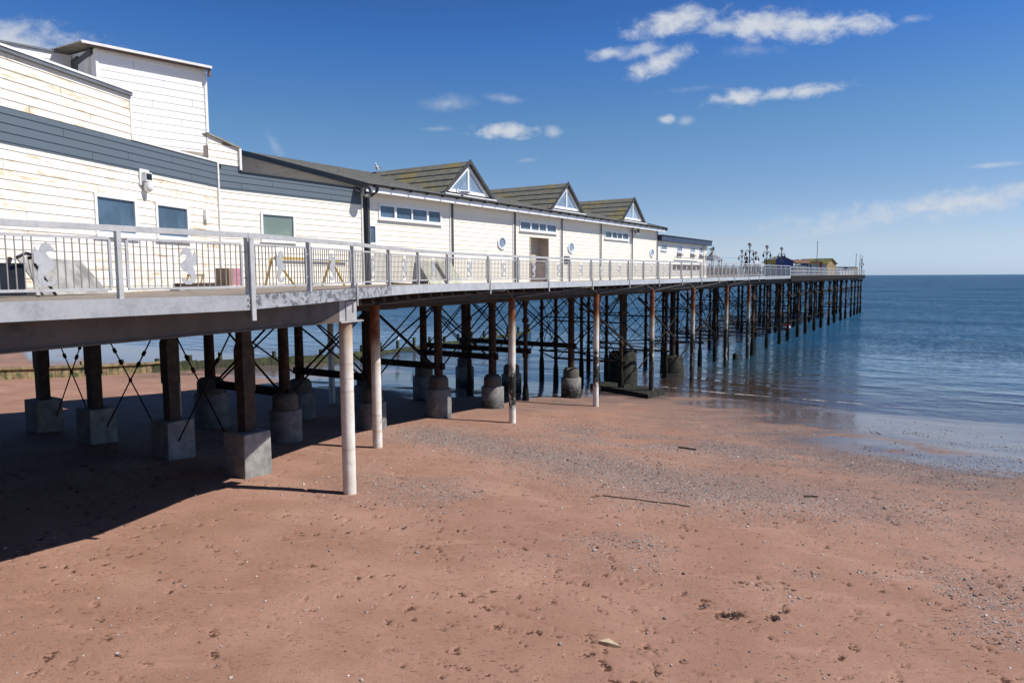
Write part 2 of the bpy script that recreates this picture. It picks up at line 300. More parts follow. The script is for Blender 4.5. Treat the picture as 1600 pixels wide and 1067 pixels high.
# ------------------------------------------------------------------ sand: one sheet round the viewpoint and out under the sea
def build_sand():
    r=np.concatenate([np.geomspace(.6,6.2,14,endpoint=False),np.geomspace(6.2,62,600,endpoint=False),np.geomspace(62,420,26)])
    th=np.concatenate([np.linspace(-42,42,740,endpoint=False),np.linspace(42,318,90,endpoint=False)])
    th=np.radians(90-th); nr,nt=len(r),len(th)
    X=r[:,None]*np.cos(th)[None]; Y=r[:,None]*np.sin(th)[None]
    Z=ground_z(X,Y); W=wetness(X,Y); a,p=toap(X,Y)
    dry=1-W
    Z+= (fbm(X*2.6,Y*2.6,3,51)-.5)*.010*dry
    scuff=np.zeros_like(X)
    # foot and paw prints: small crumbled scoops, most of them in loose trails
    pts=[]
    for k in range(430):
        x0,y0=RNG.uniform(-14,22),RNG.uniform(6.5,26); an=RNG.uniform(0,2*np.pi); st=RNG.uniform(.3,.62); n=RNG.integers(1,9)
        for j in range(n):
            pts.append((x0+math.cos(an)*st*j+RNG.normal(0,.10),y0+math.sin(an)*st*j+RNG.normal(0,.10),an+RNG.normal(0,.4),RNG.uniform(.045,.11),RNG.uniform(.4,1)))
    for k in range(2600): pts.append((RNG.uniform(-14,26),RNG.uniform(6.5,30),RNG.uniform(0,6.3),RNG.uniform(.02,.075),RNG.uniform(.35,1.)))
    pts+=[(3.4,10.6,.5,.24,1),(3.05,10.95,.9,.17,1),(2.75,11.3,.9,.1,.9),(4.0,10.5,.2,.14,1)]
    tdeg=90-np.degrees(th[:740])
    for (x0,y0,an,sz,dk) in pts:
        rr=math.hypot(x0,y0); tt=math.degrees(math.atan2(x0,y0))
        if abs(tt)>41 or rr<6.5: continue
        i0,i1=np.searchsorted(r,[rr-.45,rr+.45]); dt=math.degrees(.45/rr); j0,j1=np.searchsorted(tdeg,[tt-dt,tt+dt])
        sx=X[i0:i1,j0:j1]-x0; sy=Y[i0:i1,j0:j1]-y0
        u=(sx*math.cos(an)+sy*math.sin(an))/(sz*1.5); v=(-sx*math.sin(an)+sy*math.cos(an))/(sz*.8)
        nz=fbm(X[i0:i1,j0:j1]*16,Y[i0:i1,j0:j1]*16,3,71)
        d=u*u+v*v+(nz-.5)*2.2; m=np.clip(1-d,0,1)*dry[i0:i1,j0:j1]
        crumb=vnoise(X[i0:i1,j0:j1]*34,Y[i0:i1,j0:j1]*34,91)
        Z[i0:i1,j0:j1]+= m*(-.016-.05*dk*(crumb-.3))
        scuff[i0:i1,j0:j1]=np.maximum(scuff[i0:i1,j0:j1],np.clip(m*1.6,0,1)*np.clip((crumb-.28)*2.2,0,1)*dk)
    # long faint drag lines
    for (x0,y0,x1,y1) in ((-3.2,12.6,4.6,7.3),(-1.,18.2,9.,11.2),(-5,10.5,1.5,7.2)):
        dx,dy=x1-x0,y1-y0; L=math.hypot(dx,dy); t=((X-x0)*dx+(Y-y0)*dy)/L; dd=((X-x0)*dy-(Y-y0)*dx)/L+.05*np.sin(t*.9)
        m=np.exp(-(dd/.035)**2)*((t>0)&(t<L)); Z-= .012*m; scuff=np.maximum(scuff,m*.16*(vnoise(X*3,Y*3,8)>.45))
    peb=pebble_density(X,Y)
    Z+= peb*(vnoise(X*22,Y*22,61)-.4)*.02
    me=bpy.data.meshes.new('sand'); nv=nr*nt
    co=np.stack([X,Y,Z],-1).reshape(-1,3).astype(np.float32)
    co=np.vstack([co,[[0,0,float(ground_z(np.array([0.]),np.array([0.]))[0])]]]).astype(np.float32)
    i=np.arange(nr-1)[:,None]; j=np.arange(nt)[None]; jn=(j+1)%nt
    q=np.stack([i*nt+j,i*nt+jn,(i+1)*nt+jn,(i+1)*nt+j],-1).reshape(-1,4)
    tri=np.stack([np.full(nt,nv),(np.arange(nt)+1)%nt,np.arange(nt)],-1)
    me.vertices.add(len(co)); me.vertices.foreach_set('co',co.ravel())
    nl=q.size+tri.size; me.loops.add(nl); me.loops.foreach_set('vertex_index',np.concatenate([q.ravel(),tri.ravel()]).astype(np.int32))
    nf=len(q)+len(tri); me.polygons.add(nf)
    me.polygons.foreach_set('loop_start',np.concatenate([np.arange(len(q))*4,len(q)*4+np.arange(len(tri))*3]).astype(np.int32))
    me.polygons.foreach_set('use_smooth',np.ones(nf,dtype=bool))
    me.update(calc_edges=True)
    for nm,arr in (('scuff',scuff),('peb',peb),('wet',W),('damp',dampness(X,Y))):
        at=me.attributes.new(nm,'FLOAT','POINT'); at.data.foreach_set('value',np.append(arr.ravel(),0).astype(np.float32))
    # flip check: normals up
    if me.polygons[nf//2].normal.z<0: me.flip_normals()
    t=NT('beach_sand')
    sc=t.attr('scuff').outputs['Fac']; pb=t.attr('peb').outputs['Fac']; wt=t.attr('wet').outputs['Fac']
    c=t.mix(t.ramp(t.noise(.55,6,.6),.35,.68),(.285,.157,.109),(.36,.207,.149))
    c=t.mix(t.ramp(t.noise(3.2,6,.7),.52,.72,0,.55),c,(.27,.128,.085))
    c=t.mix(t.ramp(t.noise(1.3,5,.65,t.vmul(t.pos(),(.45,1.4,1))),.55,.7,0,.5),c,(.43,.245,.178))
    c=t.mix(t.ramp(t.noise(.16,5,.6,t.vmul(t.rotz(t.pos(),-PIER.ang),(1.6,.6,1))),.42,.62,0,.25),c,(.22,.115,.080)); c=t.mix(t.ramp(t.noise(.33,4,.6,t.vmul(t.rotz(t.pos(),-PIER.ang),(1.8,.5,1))),.55,.7,0,.4),c,(.42,.26,.19))
    c=t.mix(t.ramp(t.noise(70,3,.7),.35,.7,0,.35),c,(.20,.105,.075))
    c=t.mix(t.ramp(t.noise(9,6,.75,t.vmul(t.pos(),(.7,1.5,1))),.60,.68,0,.7),c,(.135,.064,.042)); c=t.mix(t.ramp(t.noise(26,4,.7,t.vmul(t.pos(),(.6,1.5,1))),.63,.70,0,.75),c,(.10,.045,.03))
    vo=t.n('TexVoronoi'); t.L(t.pos(),vo.inputs['Vector']); vo.inputs['Scale'].default_value=38; vo.inputs['Randomness'].default_value=1
    cc=t.xyz(vo.outputs['Color'])
    g=t.mix(t.ramp(cc[1],.15,.9),(.07,.068,.07),(.34,.33,.325)); g=t.mix(t.ramp(cc[2],.55,.75,0,.8),g,(.21,.12,.09))
    stone=t.math('MULTIPLY',t.ramp(t.math('SUBTRACT',t.math('MULTIPLY',pb,1.05),cc[0]),-.03,.05),t.ramp(vo.outputs['Distance'],.62,.45))
    c=t.mix(stone,c,g)
    dm=t.attr('damp').outputs['Fac']
    c=t.mix(t.math('MULTIPLY',t.math('MULTIPLY',dm,t.ramp(t.noise(1.1,6,.65,t.vmul(t.pos(),(.6,1.5,1))),.25,.6)),.75),c,(.155,.112,.098))
    fl=t.vmul(t.pos(),(.75,1.25,1.))
    crisp=t.ramp(t.math('ADD',sc,t.math('MULTIPLY',t.math('SUBTRACT',t.noise(30,4,.75,fl),.5),2.0)),.36,.52)
    crisp=t.math('MULTIPLY',crisp,t.ramp(sc,.04,.22))
    patch=t.ramp(t.noise(.8,4,.65),.36,.6)
    speck=t.math('MULTIPLY',t.ramp(t.noise(17,3,.65,t.vmul(t.pos(),(.55,1.3,1))),.605,.65),patch)  # stretched dark flecks, partly painting in micro shadows of the crumbled sand
    speck2=t.math('MULTIPLY',t.ramp(t.noise(42,2,.6,t.vmul(t.pos(),(.7,1.2,1))),.615,.66),t.math('SUBTRACT',1.15,patch))
    marks=t.math('MAXIMUM',t.math('MULTIPLY',crisp,.92),t.math('MAXIMUM',t.math('MULTIPLY',speck,.66),t.math('MULTIPLY',speck2,.45)))
    marks=t.math('MULTIPLY',marks,t.math('SUBTRACT',1.,t.math('MULTIPLY',wt,.7)))
    c=t.mix(marks,c,(.062,.026,.016))
    c=t.mix(t.math('MULTIPLY',wt,.85),c,(.075,.052,.050))
    h=t.math('ADD',t.math('SUBTRACT',t.noise(45,5,.7),t.math('MULTIPLY',marks,1.2)),t.math('MULTIPLY',stone,t.math('SUBTRACT',1.,vo.outputs['Distance'])))
    nb=t.bump(h,t.math('MULTIPLY',t.math('SUBTRACT',1.,wt),.6),.02)
    m=t.fin(c,.85,0,nb,.25)
    wetfilm=t.ramp(t.math('ADD',wt,t.math('MULTIPLY',t.math('SUBTRACT',t.noise(6,6,.7,t.vmul(t.pos(),(.6,1.6,1))),.5),.9)),  .22,.86)
    t.L(wetfilm,t.b.inputs['Coat Weight']); t.b.inputs['Coat Roughness'].default_value=.15; t.b.inputs['Coat IOR'].default_value=1.42
    me.materials.append(m)
    o=bpy.data.objects.new('sand',me); COL.objects.link(o); props(o,'red brown beach sand sloping from the foreground down to the sea','beach',kind='structure')
build_sand()
# ------------------------------------------------------------------ pebbles
def build_pebbles():
    n=75000
    ico=[];phi=(1+5**.5)/2
    V=np.array([(-1,phi,0),(1,phi,0),(-1,-phi,0),(1,-phi,0),(0,-1,phi),(0,1,phi),(0,-1,-phi),(0,1,-phi),(phi,0,-1),(phi,0,1),(-phi,0,-1),(-phi,0,1)])/1.902
    F=np.array([(0,11,5),(0,5,1),(0,1,7),(0,7,10),(0,10,11),(1,5,9),(5,11,4),(11,10,2),(10,7,6),(7,1,8),(3,9,4),(3,4,2),(3,2,6),(3,6,8),(3,8,9),(4,9,5),(2,4,11),(6,2,10),(8,6,7),(9,8,1)])
    Xc=RNG.uniform(-12,34,900000); Yc=RNG.uniform(6.5,40,900000)
    keepang=np.abs(np.arctan2(Xc,Yc))<R(40)
    pr=pebble_density(Xc,Yc)*.40+.022*np.clip(fbm(Xc*.3,Yc*.3,3,77)*2.2-.5,.15,1)
    a,p=toap(Xc,Yc); k=keepang&(RNG.random(len(Xc))<pr)&(a<15)&(p>-3)
    Xc,Yc=Xc[k][:n],Yc[k][:n]; n=len(Xc)
    s=np.clip(np.exp(RNG.normal(-4.55,.42,n)),.005,.034)
    s[RNG.random(n)<.006]*=1.7
    Zc=ground_z(Xc,Yc)
    sc=np.stack([s*RNG.uniform(.8,1.6,n),s*RNG.uniform(.7,1.2,n),s*RNG.uniform(.35,.8,n)],-1)
    an=RNG.uniform(0,6.28,n); ca,sa=np.cos(an),np.sin(an)
    vv=V[None]*(1+RNG.uniform(-.18,.18,(n,12,1)))*sc[:,None]
    x=vv[...,0]*ca[:,None]-vv[...,1]*sa[:,None]+Xc[:,None]; y=vv[...,0]*sa[:,None]+vv[...,1]*ca[:,None]+Yc[:,None]; z=vv[...,2]+(Zc+sc[:,2]*.45)[:,None]
    co=np.stack([x,y,z],-1).reshape(-1,3).astype(np.float32)
    fa=(F[None]+12*np.arange(n)[:,None,None]).reshape(-1,3)
    me=bpy.data.meshes.new('beach_pebbles'); me.vertices.add(len(co)); me.vertices.foreach_set('co',co.ravel())
    me.loops.add(fa.size); me.loops.foreach_set('vertex_index',fa.ravel().astype(np.int32)); me.polygons.add(len(fa))
    me.polygons.foreach_set('loop_start',(np.arange(len(fa))*3).astype(np.int32)); me.polygons.foreach_set('use_smooth',np.ones(len(fa),dtype=bool)); me.update(calc_edges=True)
    pal=np.array([(.36,.345,.335),(.20,.195,.20),(.11,.108,.112),(.23,.13,.10),(.62,.59,.54),(.16,.085,.06)])
    ci=RNG.choice(6,n,p=[.30,.24,.16,.13,.07,.10]); cl=pal[ci]*RNG.uniform(.75,1.2,(n,1))
    at=me.color_attributes.new('tone','FLOAT_COLOR','POINT'); at.data.foreach_set('color',np.repeat(np.hstack([cl,np.ones((n,1))]),12,0).astype(np.float32).ravel())
    t=NT('pebble_stone'); me.materials.append(t.fin(t.attr('tone').outputs['Color'],.7,0,None,.3))
    o=bpy.data.objects.new('beach_pebbles',me); COL.objects.link(o); props(o,'grey pebbles and shell bits strewn over the red sand','pebbles',kind='stuff')
build_pebbles()
# ------------------------------------------------------------------ sea
def build_sea():
    mb=MB(); xs=[-9000,-60,0,60,150,400,1500,14000]; 
    r=[12.,200.,14000.]
    mb=MB(); vs=[]; A=[14,60,200,1500,16000]; Q=[-14000,-1200,-250,-60,0,60,250,1200,14000]
    for a in A:
        for q in Q: vs.append((a,q,0))
    n=len(Q); mb.add(vs,[(i*n+j,(i+1)*n+j,(i+1)*n+j+1,i*n+j+1) for i in range(len(A)-1) for j in range(n-1)])
    t=NT('sea_water'); v=t.rotz(t.n('VectorMath',operation='SUBTRACT').outputs[0],0) if 0 else None
    sb=t.n('VectorMath',operation='SUBTRACT'); t.L(t.pos(),sb.inputs[0]); sb.inputs[1].default_value=(0,29.5,0)
    v=t.rotz(sb.outputs[0],-PIER.ang); x=t.xyz(v); a=x[0]
    # crests lie across the view, roughly parallel with the shore
    w1=t.noise(.30,3,.5,t.vmul(v,(1.2,.8,1)),.3); w2=t.noise(1.0,4,.6,t.vmul(v,(1.3,.8,1)),.3); w3=t.noise(3.4,4,.6,t.vmul(v,(1.2,.9,1)),.4)
    glint=t.noise(1.5,4,.7,t.vmul(v,(.42,1.25,1)),.2); glint2=t.noise(.42,3,.6,t.vmul(v,(.30,1.1,1)),.2)  # noise that scales reflection strength, painting in the glints of wave facets
    dist=t.n('CameraData') if 0 else None
    grow=t.ramp(a,22.,80.)
    patch=t.ramp(t.noise(.035,4,.6,t.vmul(v,(1.6,.4,1))),.4,.65)
    h=t.math('ADD',t.math('ADD',t.math('MULTIPLY',w1,1.5),t.math('MULTIPLY',w2,.55)),t.math('MULTIPLY',w3,.10))
    for (a0,wob,wd,amp) in ((23.3,5.,.45,.16),(20.4,4.,.25,.07),(27.,6.,.5,.10)):
        q=t.noise(.06,3,.5,t.vmul(v,(.2,1,1))); d=t.math('DIVIDE',t.math('SUBTRACT',t.math('ADD',a,t.math('MULTIPLY',t.math('SUBTRACT',q,.5),wob)),a0),wd)
        rd=t.math('MULTIPLY',t.math('EXPONENT',t.math('MULTIPLY',t.math('MULTIPLY',d,d),-1.)),amp*5)
        h=t.math('ADD',h,t.math('MULTIPLY',rd,t.ramp(t.noise(.12,2,.5,t.vmul(v,(.3,1,1))),.38,.6)))
    nb=t.bump(h,t.math('MULTIPLY',t.math('ADD',t.math('MULTIPLY',grow,.9),.10),t.ramp(patch,0.,1.,.55,1.)),1.6)
    an=t.math('ADD',a,t.math('MULTIPLY',t.math('SUBTRACT',t.noise(.11,4,.6),.5),10.))
    deepf=t.ramp(an,22.,62.)
    deep=t.mix(patch,(.013,.063,.126),(.008,.044,.100))
    shallow=t.mix(t.ramp(an,18.,33.),(.105,.065,.048),(.030,.058,.078))
    body_col=t.mix(deepf,shallow,deep)
    dif=t.n('BsdfDiffuse'); t.L(body_col,dif.inputs['Color']); 
    tr=t.n('BsdfTransparent'); tr.inputs['Color'].default_value=(.80,.78,.74,1)
    opq=t.ramp(an,15.5,34.)
    m1=t.n('MixShader'); t.L(opq,m1.inputs[0]); t.L(tr.outputs[0],m1.inputs[1]); t.L(dif.outputs[0],m1.inputs[2])
    gl=t.n('BsdfGlossy'); gl.inputs['Roughness'].default_value=.09; gl.inputs['Color'].default_value=(.80,.88,.95,1); t.L(nb,gl.inputs['Normal'])
    fr=t.n('Fresnel'); fr.inputs['IOR'].default_value=1.33; t.L(nb,fr.inputs['Normal'])
    m2=t.n('MixShader'); t.L(t.math('MULTIPLY',t.math('MULTIPLY',fr.outputs[0],t.ramp(a,30.,110.,1.05,.62)),t.math('ADD',1.0,t.math('MULTIPLY',t.ramp(a,26.,60.),t.math('ADD',t.math('MULTIPLY',t.ramp(glint,.32,.68,-.5,.5),.9),t.math('MULTIPLY',t.ramp(glint2,.32,.68,-.5,.5),.5))))),m2.inputs[0]); t.L(m1.outputs[0],m2.inputs[1]); t.L(gl.outputs[0],m2.inputs[2])
    # broken lines of foam where small waves run up
    lines=None
    for (a0,wob,wd,th) in ((18.9,3.4,.15,.47),(24.4,4.0,.06,.66),(17.0,3.,.05,.56)):
        q=t.noise(.09,3,.55,t.vmul(v,(.25,1,1))); d=t.math('ABSOLUTE',t.math('SUBTRACT',t.math('ADD',a,t.math('MULTIPLY',t.math('SUBTRACT',q,.5),wob)),a0))
        m=t.math('MULTIPLY',t.ramp(d,wd,wd*.4),t.math('MULTIPLY',t.ramp(t.noise(.9,6,.75,t.vmul(v,(2,.8,1))),th,th+.1),t.ramp(x[1],-16.,-9.)))
        lines=m if lines is None else t.math('MAXIMUM',lines,m)
    fo=t.n('BsdfDiffuse'); fo.inputs['Color'].default_value=(.75,.68,.64,1)
    m3=t.n('MixShader'); t.L(t.math('MULTIPLY',lines,.5),m3.inputs[0]); t.L(m2.outputs[0],m3.inputs[1]); t.L(fo.outputs[0],m3.inputs[2])
    t.L(m3.outputs[0],t.out.inputs['Surface'])
    single('sea',mb,t.m,PIER,0,0,0,'blue sea with small ripples reaching to the horizon','sea',kind='structure')
build_sea()
# ------------------------------------------------------------------ unseen sea wall and promenade under the viewpoint, added to block low landward light
m=MB(); m.box(-24.9,-24.3,-90,90,1.5,5.72); m.box(-24.95,-24.25,-90,90,5.72,5.85); single('sea_wall',m,m_conc2,PIER,-24.6,0,2.5,'unseen long concrete sea wall at the head of the beach below the promenade','sea wall',kind='structure')
m=MB(); m.box(-80,-24.9,-90,90,1.5,5.6); single('promenade',m,m_conc2,PIER,-50,0,5.6,'unseen paved promenade along the top of the sea wall','promenade',kind='structure')
# ------------------------------------------------------------------ groyne
def gz(a,q):
    p=PIER.pt(a,q); return float(ground_z(np.array([p.x]),np.array([p.y]))[0])
gr=thing('groyne',PIER,-16,31,gz(-16,31),'low timber groyne across the beach beyond the pier, its seaward end dark with weed','groyne')
a=-30.; mbd,mbw=MB(),MB()
while a<52:
    zb=gz(a,31); mbx=mbd if a<2 else mbw; top=max(zb+.62,.28)+random.uniform(-.05,.05)
    mbx.box(a,a+.36,30.88,31.0,zb-.3,top); a+=.38
for nm,m,mm in (('plank_wall',mbd,m_groyne),('plank_wall',mbw,m_groyne_wet)): part(nm,m,mm,gr,PIER,None if mm is m_groyne else 'weed covered seaward planks')
cap=MB()
for a in np.arange(-30,2,2.6): cap.beam((a,30.86,gz(a,31)+.66),(a+2.58,30.86,gz(a+2.6,31)+.66),.2,.14)
part('capping_rail',cap,m_groyne,gr,PIER)
for k,a in enumerate(np.arange(-29,52,2.45)):
    zb=gz(a,31); h=max(zb+random.uniform(.85,1.35),.75+random.uniform(0,.5))
    mb=MB(); mb.box(a-.11,a+.11,31.02,31.26,zb-.3,h); part('post',mb,m_groyne if a<0 else m_groyne_wet,gr,PIER)
# ------------------------------------------------------------------ the pier
pier=thing('pier',PIER,0,0,gz(0,0),'long seaside pier on rusty iron legs and white tube columns, running out to sea','pier')
def zat(a,dz): return zdeck(a)+dz
# deck: planks sheet with thickness, following the curved edge
AS=sorted(set([e[0] for e in EDGE]+list(np.arange(-30,126,3.))))
def far_q(a): return 12.7 if a<36 else (7.4+1.2*(a-36)/89 if a<60 else float(np.interp(a,[60,66,125],[7.7,13.,14.])))
mb=MB()
for a0,a1 in zip(AS[:-1],AS[1:]):
    q0,q1=qedge(a0)+.04,qedge(a1)+.04; f0,f1=far_q(a0+.01),far_q(a1-.01)
    mb.hexa([(a0,q0,zat(a0,-.16)),(a1,q1,zat(a1,-.16)),(a1,f1,zat(a1,-.16)),(a0,f0,zat(a0,-.16))],[(a0,q0,zat(a0,-.03)),(a1,q1,zat(a1,-.03)),(a1,f1,zat(a1,-.03)),(a0,f0,zat(a0,-.03))])
part('deck',mb,m_deck,pier,PIER)
mb=MB()
for a in np.arange(-30,125,.9): mb.box(a,a+.12,max(qedge(a)+.12,(-5.15+.1498*(a+23.9)+.24) if a<-12.2 else -9),far_q(a)-.1,zat(a,-.42),zat(a,-.17))
for q in (1.,2.3,3.6,5.6,7.7,9.2,10.6,12.3):
    for a in np.arange(-30,36,6.): mb.box(a,a+6,q-.12,q+.12,zat(a,-.85),zat(a,-.43))
for q in (1.6,4.,6.3):
    for a in np.arange(36,124,6.): mb.box(a,a+6,q-.12+.012*(a-36),q+.12+.012*(a-36),zat(a,-.85),zat(a,-.43))
part('joists',mb,m_under,pier,PIER)
# fascia in steel lengths
def fascia(a0,a1,mat,dz0,dz1,label=None,th=.05,off=0):
    xs=[a0]+[e[0] for e in EDGE if a0<e[0]<a1]+[a1]; m=MB()
    for s0,s1 in zip(xs[:-1],xs[1:]):
        q0,q1=qedge(s0)+off,qedge(s1)+off
        m.hexa([(s0,q0-th,zat(s0,dz0)),(s1,q1-th,zat(s1,dz0)),(s1,q1,zat(s1,dz0)),(s0,q0,zat(s0,dz0))],[(s0,q0-th,zat(s0,dz1)),(s1,q1-th,zat(s1,dz1)),(s1,q1,zat(s1,dz1)),(s0,q0,zat(s0,dz1))])
    part('fascia_plate',m,mat,pier,PIER,label)
fascia(-32,-16.64,m_galv,-.27,.0); fascia(-16.6,-9.85,m_galv_w,-.26,.0,'worn fascia plate with the coating flaked off in dark patches')
fascia(-9.83,-7.4,m_galv_l,-.26,.0)
for a0,a1 in ((-7.38,6.83),(6.86,15.68),(15.72,27.79),(27.83,42.5)): fascia(a0,a1,m_galv_l,-.26,.0)
fascia(42.53,54.2,m_galv,-.30,.0)
fascia(54.2,125,m_brace,-.60,-.02,'dark thick beam along the edge of the pier head',.1)
mb=MB(); mb.box(124.6,125,qedge(125)-.05,far_q(124),zat(125,-.75),zat(125,-.02)); part('end_beam',mb,m_dgirder,pier,PIER)
# girders
def ibeam(m,p0,p1,w,h,t=.04):
    p0,p1=Vector(p0),Vector(p1); u=Vector((0,0,h/2))
    m.beam(p0,p1,t*.8,h-2*t); m.beam(p0+u-Vector((0,0,t/2)),p1+u-Vector((0,0,t/2)),w,t); m.beam(p0-u+Vector((0,0,t/2)),p1-u+Vector((0,0,t/2)),w,t)
GA=Vector((-23.9,-5.15,zat(-23.9,-.47))); GB=Vector((-12.35,-3.42,zat(-12.4,-.53))); gl_=lambda x:GA.lerp(GB,(x+23.9)/11.55)
dz_=Vector((0,0,.245))
mb=MB(); mb.beam(gl_(-23.9),gl_(-13.0),.2,.46); mb.beam(gl_(-23.9)-dz_,gl_(-13.0)-dz_,.29,.03)
part('edge_girder',mb,m_girder,pier,PIER,'deep brown steel girder under the near edge of the deck')
mb=MB(); mb.beam(gl_(-12.998),gl_(-12.35),.2,.46); q_=gl_(-12.75); mb.box(q_.x-.01,q_.x+.01,q_.y-.13,q_.y+.13,q_.z-.23,q_.z+.22); mb.beam(gl_(-13.05)-dz_*1.04,gl_(-12.2)-dz_*1.04,.38,.035)
part('girder_end',mb,m_girder_sunlit,pier,PIER,'girder end coloured pale as if sunlit, with its bearing plate')
FR=[(-7.67,.38),(.65,.42),(8.18,.15),(15.3,-.03),(22.6,-.04),(31.35,.22),(38.0,.25)]     # white tube row under the walkway edge
for i,((a0,q0),(a1,q1)) in enumerate(zip(FR[:-1],FR[1:])):
    mb=MB(); s=-1.2 if i==0 else 0
    ibeam(mb,(a0+s,q0+.02,zat(a0,-.46)),(a1,q1+.02,zat(a1,-.46)),.2,.40)
    part('edge_girder',mb,m_dgirder,pier,PIER)
    k=MB(); st=.62 if i<3 else .55
    am=a1-1.7; k.beam((a0+.1,q0-.1,zat(a0,-.64)),(am,qedge(am)-.01,zat(am,-.30)),.07,.05); k.beam((am+.15,qedge(am)-.01,zat(am,-.30)),(a1-.1,q1-.1,zat(a1,-.64)),.07,.05)
    part('bracket',k,m_girder,pier,PIER)
mb=MB(); ibeam(mb,(38,.25,zat(38,-.42)),(54,.5,zat(54,-.42)),.2,.3); part('edge_girder',mb,m_dgirder,pier,PIER)
# white tube columns
tubes=[(-12.66,-3.46,.16,m_tube_a),(-7.67,.38,.158,m_tube_b)]+[(a,q,.15,m_tube_c if i<2 else m_tube_d) for i,(a,q) in enumerate(FR[1:])]+[(-8.4,10.6,.15,m_tube_b),(-.2,10.6,.15,m_tube_b)]
for i,(a,q,r,m) in enumerate(tubes):
    zb=gz(a,q)-.4; zt=zat(a,-.79 if i==0 else -.67); mb=MB()
    n=26; mb.lathe(a,q,[(r*(1+.012*math.sin(k*2.1)),zb+(zt-zb)*k/n) for k in range(n+1)],22)
    part('tube_column',mb,m,pier,PIER,{0:'white tube column nearest to the viewer, rusty only at its head',1:'white tube column with a rusted upper half'}.get(i))
# square posts on concrete blocks, landward bent
for k,(a,q) in enumerate(((-12.9,.1),(-12.9,3.55),(-13.1,7.5),(-13.2,10.75))):
    zb=gz(a,q); zt=zat(a,-.86); mb=MB(); w=.185
    hb=1.12+.06*(k==0); 
    mb.lathe(a,q,[(w*1.25,zb+hb-.05),(w*1.25,zb+hb+.05+1.0),(w*1.42,zb+hb+1.1),(w*1.42,zt-.75),(w*1.1,zt-.55),(w*1.1,zt-.1),(w*1.7,zt)],4,1)
    post=part('square_post',mb,m_timber,pier,PIER)
    mb=MB(); s=.44; o=.05*math.sin(k*3); 
    mb.hexa([(a-s,q-s+o,zb-.4),(a+s,q-s+o,zb-.4),(a+s,q+s+o,zb-.4),(a-s,q+s+o,zb-.4)],[(a-s+.02,q-s+o,zb+hb),(a+s-.02,q-s+o,zb+hb),(a+s-.02,q+s+o,zb+hb),(a-s+.02,q+s+o,zb+hb)])
    bk=part('concrete_block',mb,m_conc,post,PIER); bv=bk.modifiers.new('bevel','BEVEL'); bv.width=.035; bv.segments=2
# iron columns in bents
def iron_col(a,q,kind):
    zb=gz(a,q); zt=zat(a,-.85); mb=MB()
    if kind==0:    # stout pile on a stepped concrete drum
        r=.175; mb.lathe(a,q,[(r*1.25,zb+1.25),(r*1.1,zb+1.9),(r,zt-.6),(r,zt-.32),(r*1.35,zt-.18),(r*1.7,zt)],14)
        c=part('iron_column',mb,m_iron,pier,PIER); d=MB(); h=1.15+.15*math.sin(a*5+q); R0=.56+.05*math.sin(a*3+q*2)
        d.lathe(a,q,[(R0*1.02,zb-.4),(R0,zb+.1),(R0,zb+h-.05),(R0-.05,zb+h)],20,0,.012); part('concrete_drum',d,m_conc2,c,PIER)
        d=MB(); d.lathe(a,q,[(R0*.80,zb+h+.004),(R0*.78,zb+h+.42),(R0*.6,zb+h+.56),(R0*.4,zb+h+.58)],18,0,.008); part('drum_cap',d,m_conc_shade,c,PIER)
    else:
        r=.115 if kind==1 else .135; base=max(zb,-1.2)
        mb.lathe(a,q,[(r*1.6,base-.4),(r*1.55,.9),(r*1.3,1.3),(r,1.5),(r,2.9),(r*1.4,2.95),(r*1.4,3.2),(r,3.25),(r*.95,zt-1.35),(r*1.5,zt-1.3),(r*1.5,zt-1.12),(r*.95,zt-1.07),(r*.95,zt-.55),(r*1.2,zt-.4),(r*2.2,zt)],12,0,.02)
        c=part('iron_column',mb,m_tiron,pier,PIER)
    return c
BENTS=[]      # (a, rows, kind)
for a in (-8.8,-4.6): BENTS.append((a,[3.57,7.75],0))
for a in (-.4,3.8): BENTS.append((a,[3.62,8.0],0))
BENTS.append((7.0,[3.7,7.4,10.6],1))
for a in (10.7,): BENTS.append((a,[2.95,7.0,10.5],0))
for a in (15.4,19.0,23.,26.4,30.5,34.4,38.): BENTS.append((a,[2.,6.6] if a not in (19.,26.4) else [6.6,9.8] if a<36 else [1.7,6.2],1))
for a in (42.5,47.5,53): BENTS.append((a,[.9,6.6],1))
for k,a in enumerate((58,63,68.5,74,80,86,92,98,104,110,115.5,120,124.2)): BENTS.append((a,[.9+.012*(a-53)+.15,4.6+.012*(a-53),9.,12.6] if k%2==0 or a>118 else [.95+.012*(a-53),6.8,11.],2))
for a,rows,kind in BENTS:
    for q in rows: iron_col(a,q,kind)
# extra slim piles close behind the front row
for a,q in ((13.4,2.6),(40.5,.5)): iron_col(a,q,1)
# ties and crossed rods
def rodpair(p,q_,r,rt=None):
    m=MB(); (a0,q0,z0,z1),(a1,q1,z2,z3)=p,q_
    m.tube((a0,q0,z1),(a1,q1,z2),r,n=6); m.tube((a0,q0,z0),(a1,q1,z3),r,n=6)
    mid=Vector(((a0+a1)/2,(q0+q1)/2,(z0+z1+z2+z3)/4)); m.tube(mid-Vector((0,0,.06)),mid+Vector((0,0,.06)),.05,n=8)
    if rt:
        for t in (.27,.36): 
            pt=Vector((a0,q0,z1)).lerp(Vector((a1,q1,z2)),t); d=(Vector((a1,q1,z2))-Vector((a0,q0,z1))).normalized(); m.tube(pt-d*.07,pt+d*.07,r*2.4,n=8)
            t=1-t; pt=Vector((a0,q0,z0)).lerp(Vector((a1,q1,z3)),t); d=(Vector((a1,q1,z3))-Vector((a0,q0,z0))).normalized(); m.tube(pt-d*.07,pt+d*.07,r*2.4,n=8)
    part('cross_brace',m,m_brace,pier,PIER)
rows0=[.1,3.55,7.5,10.75]
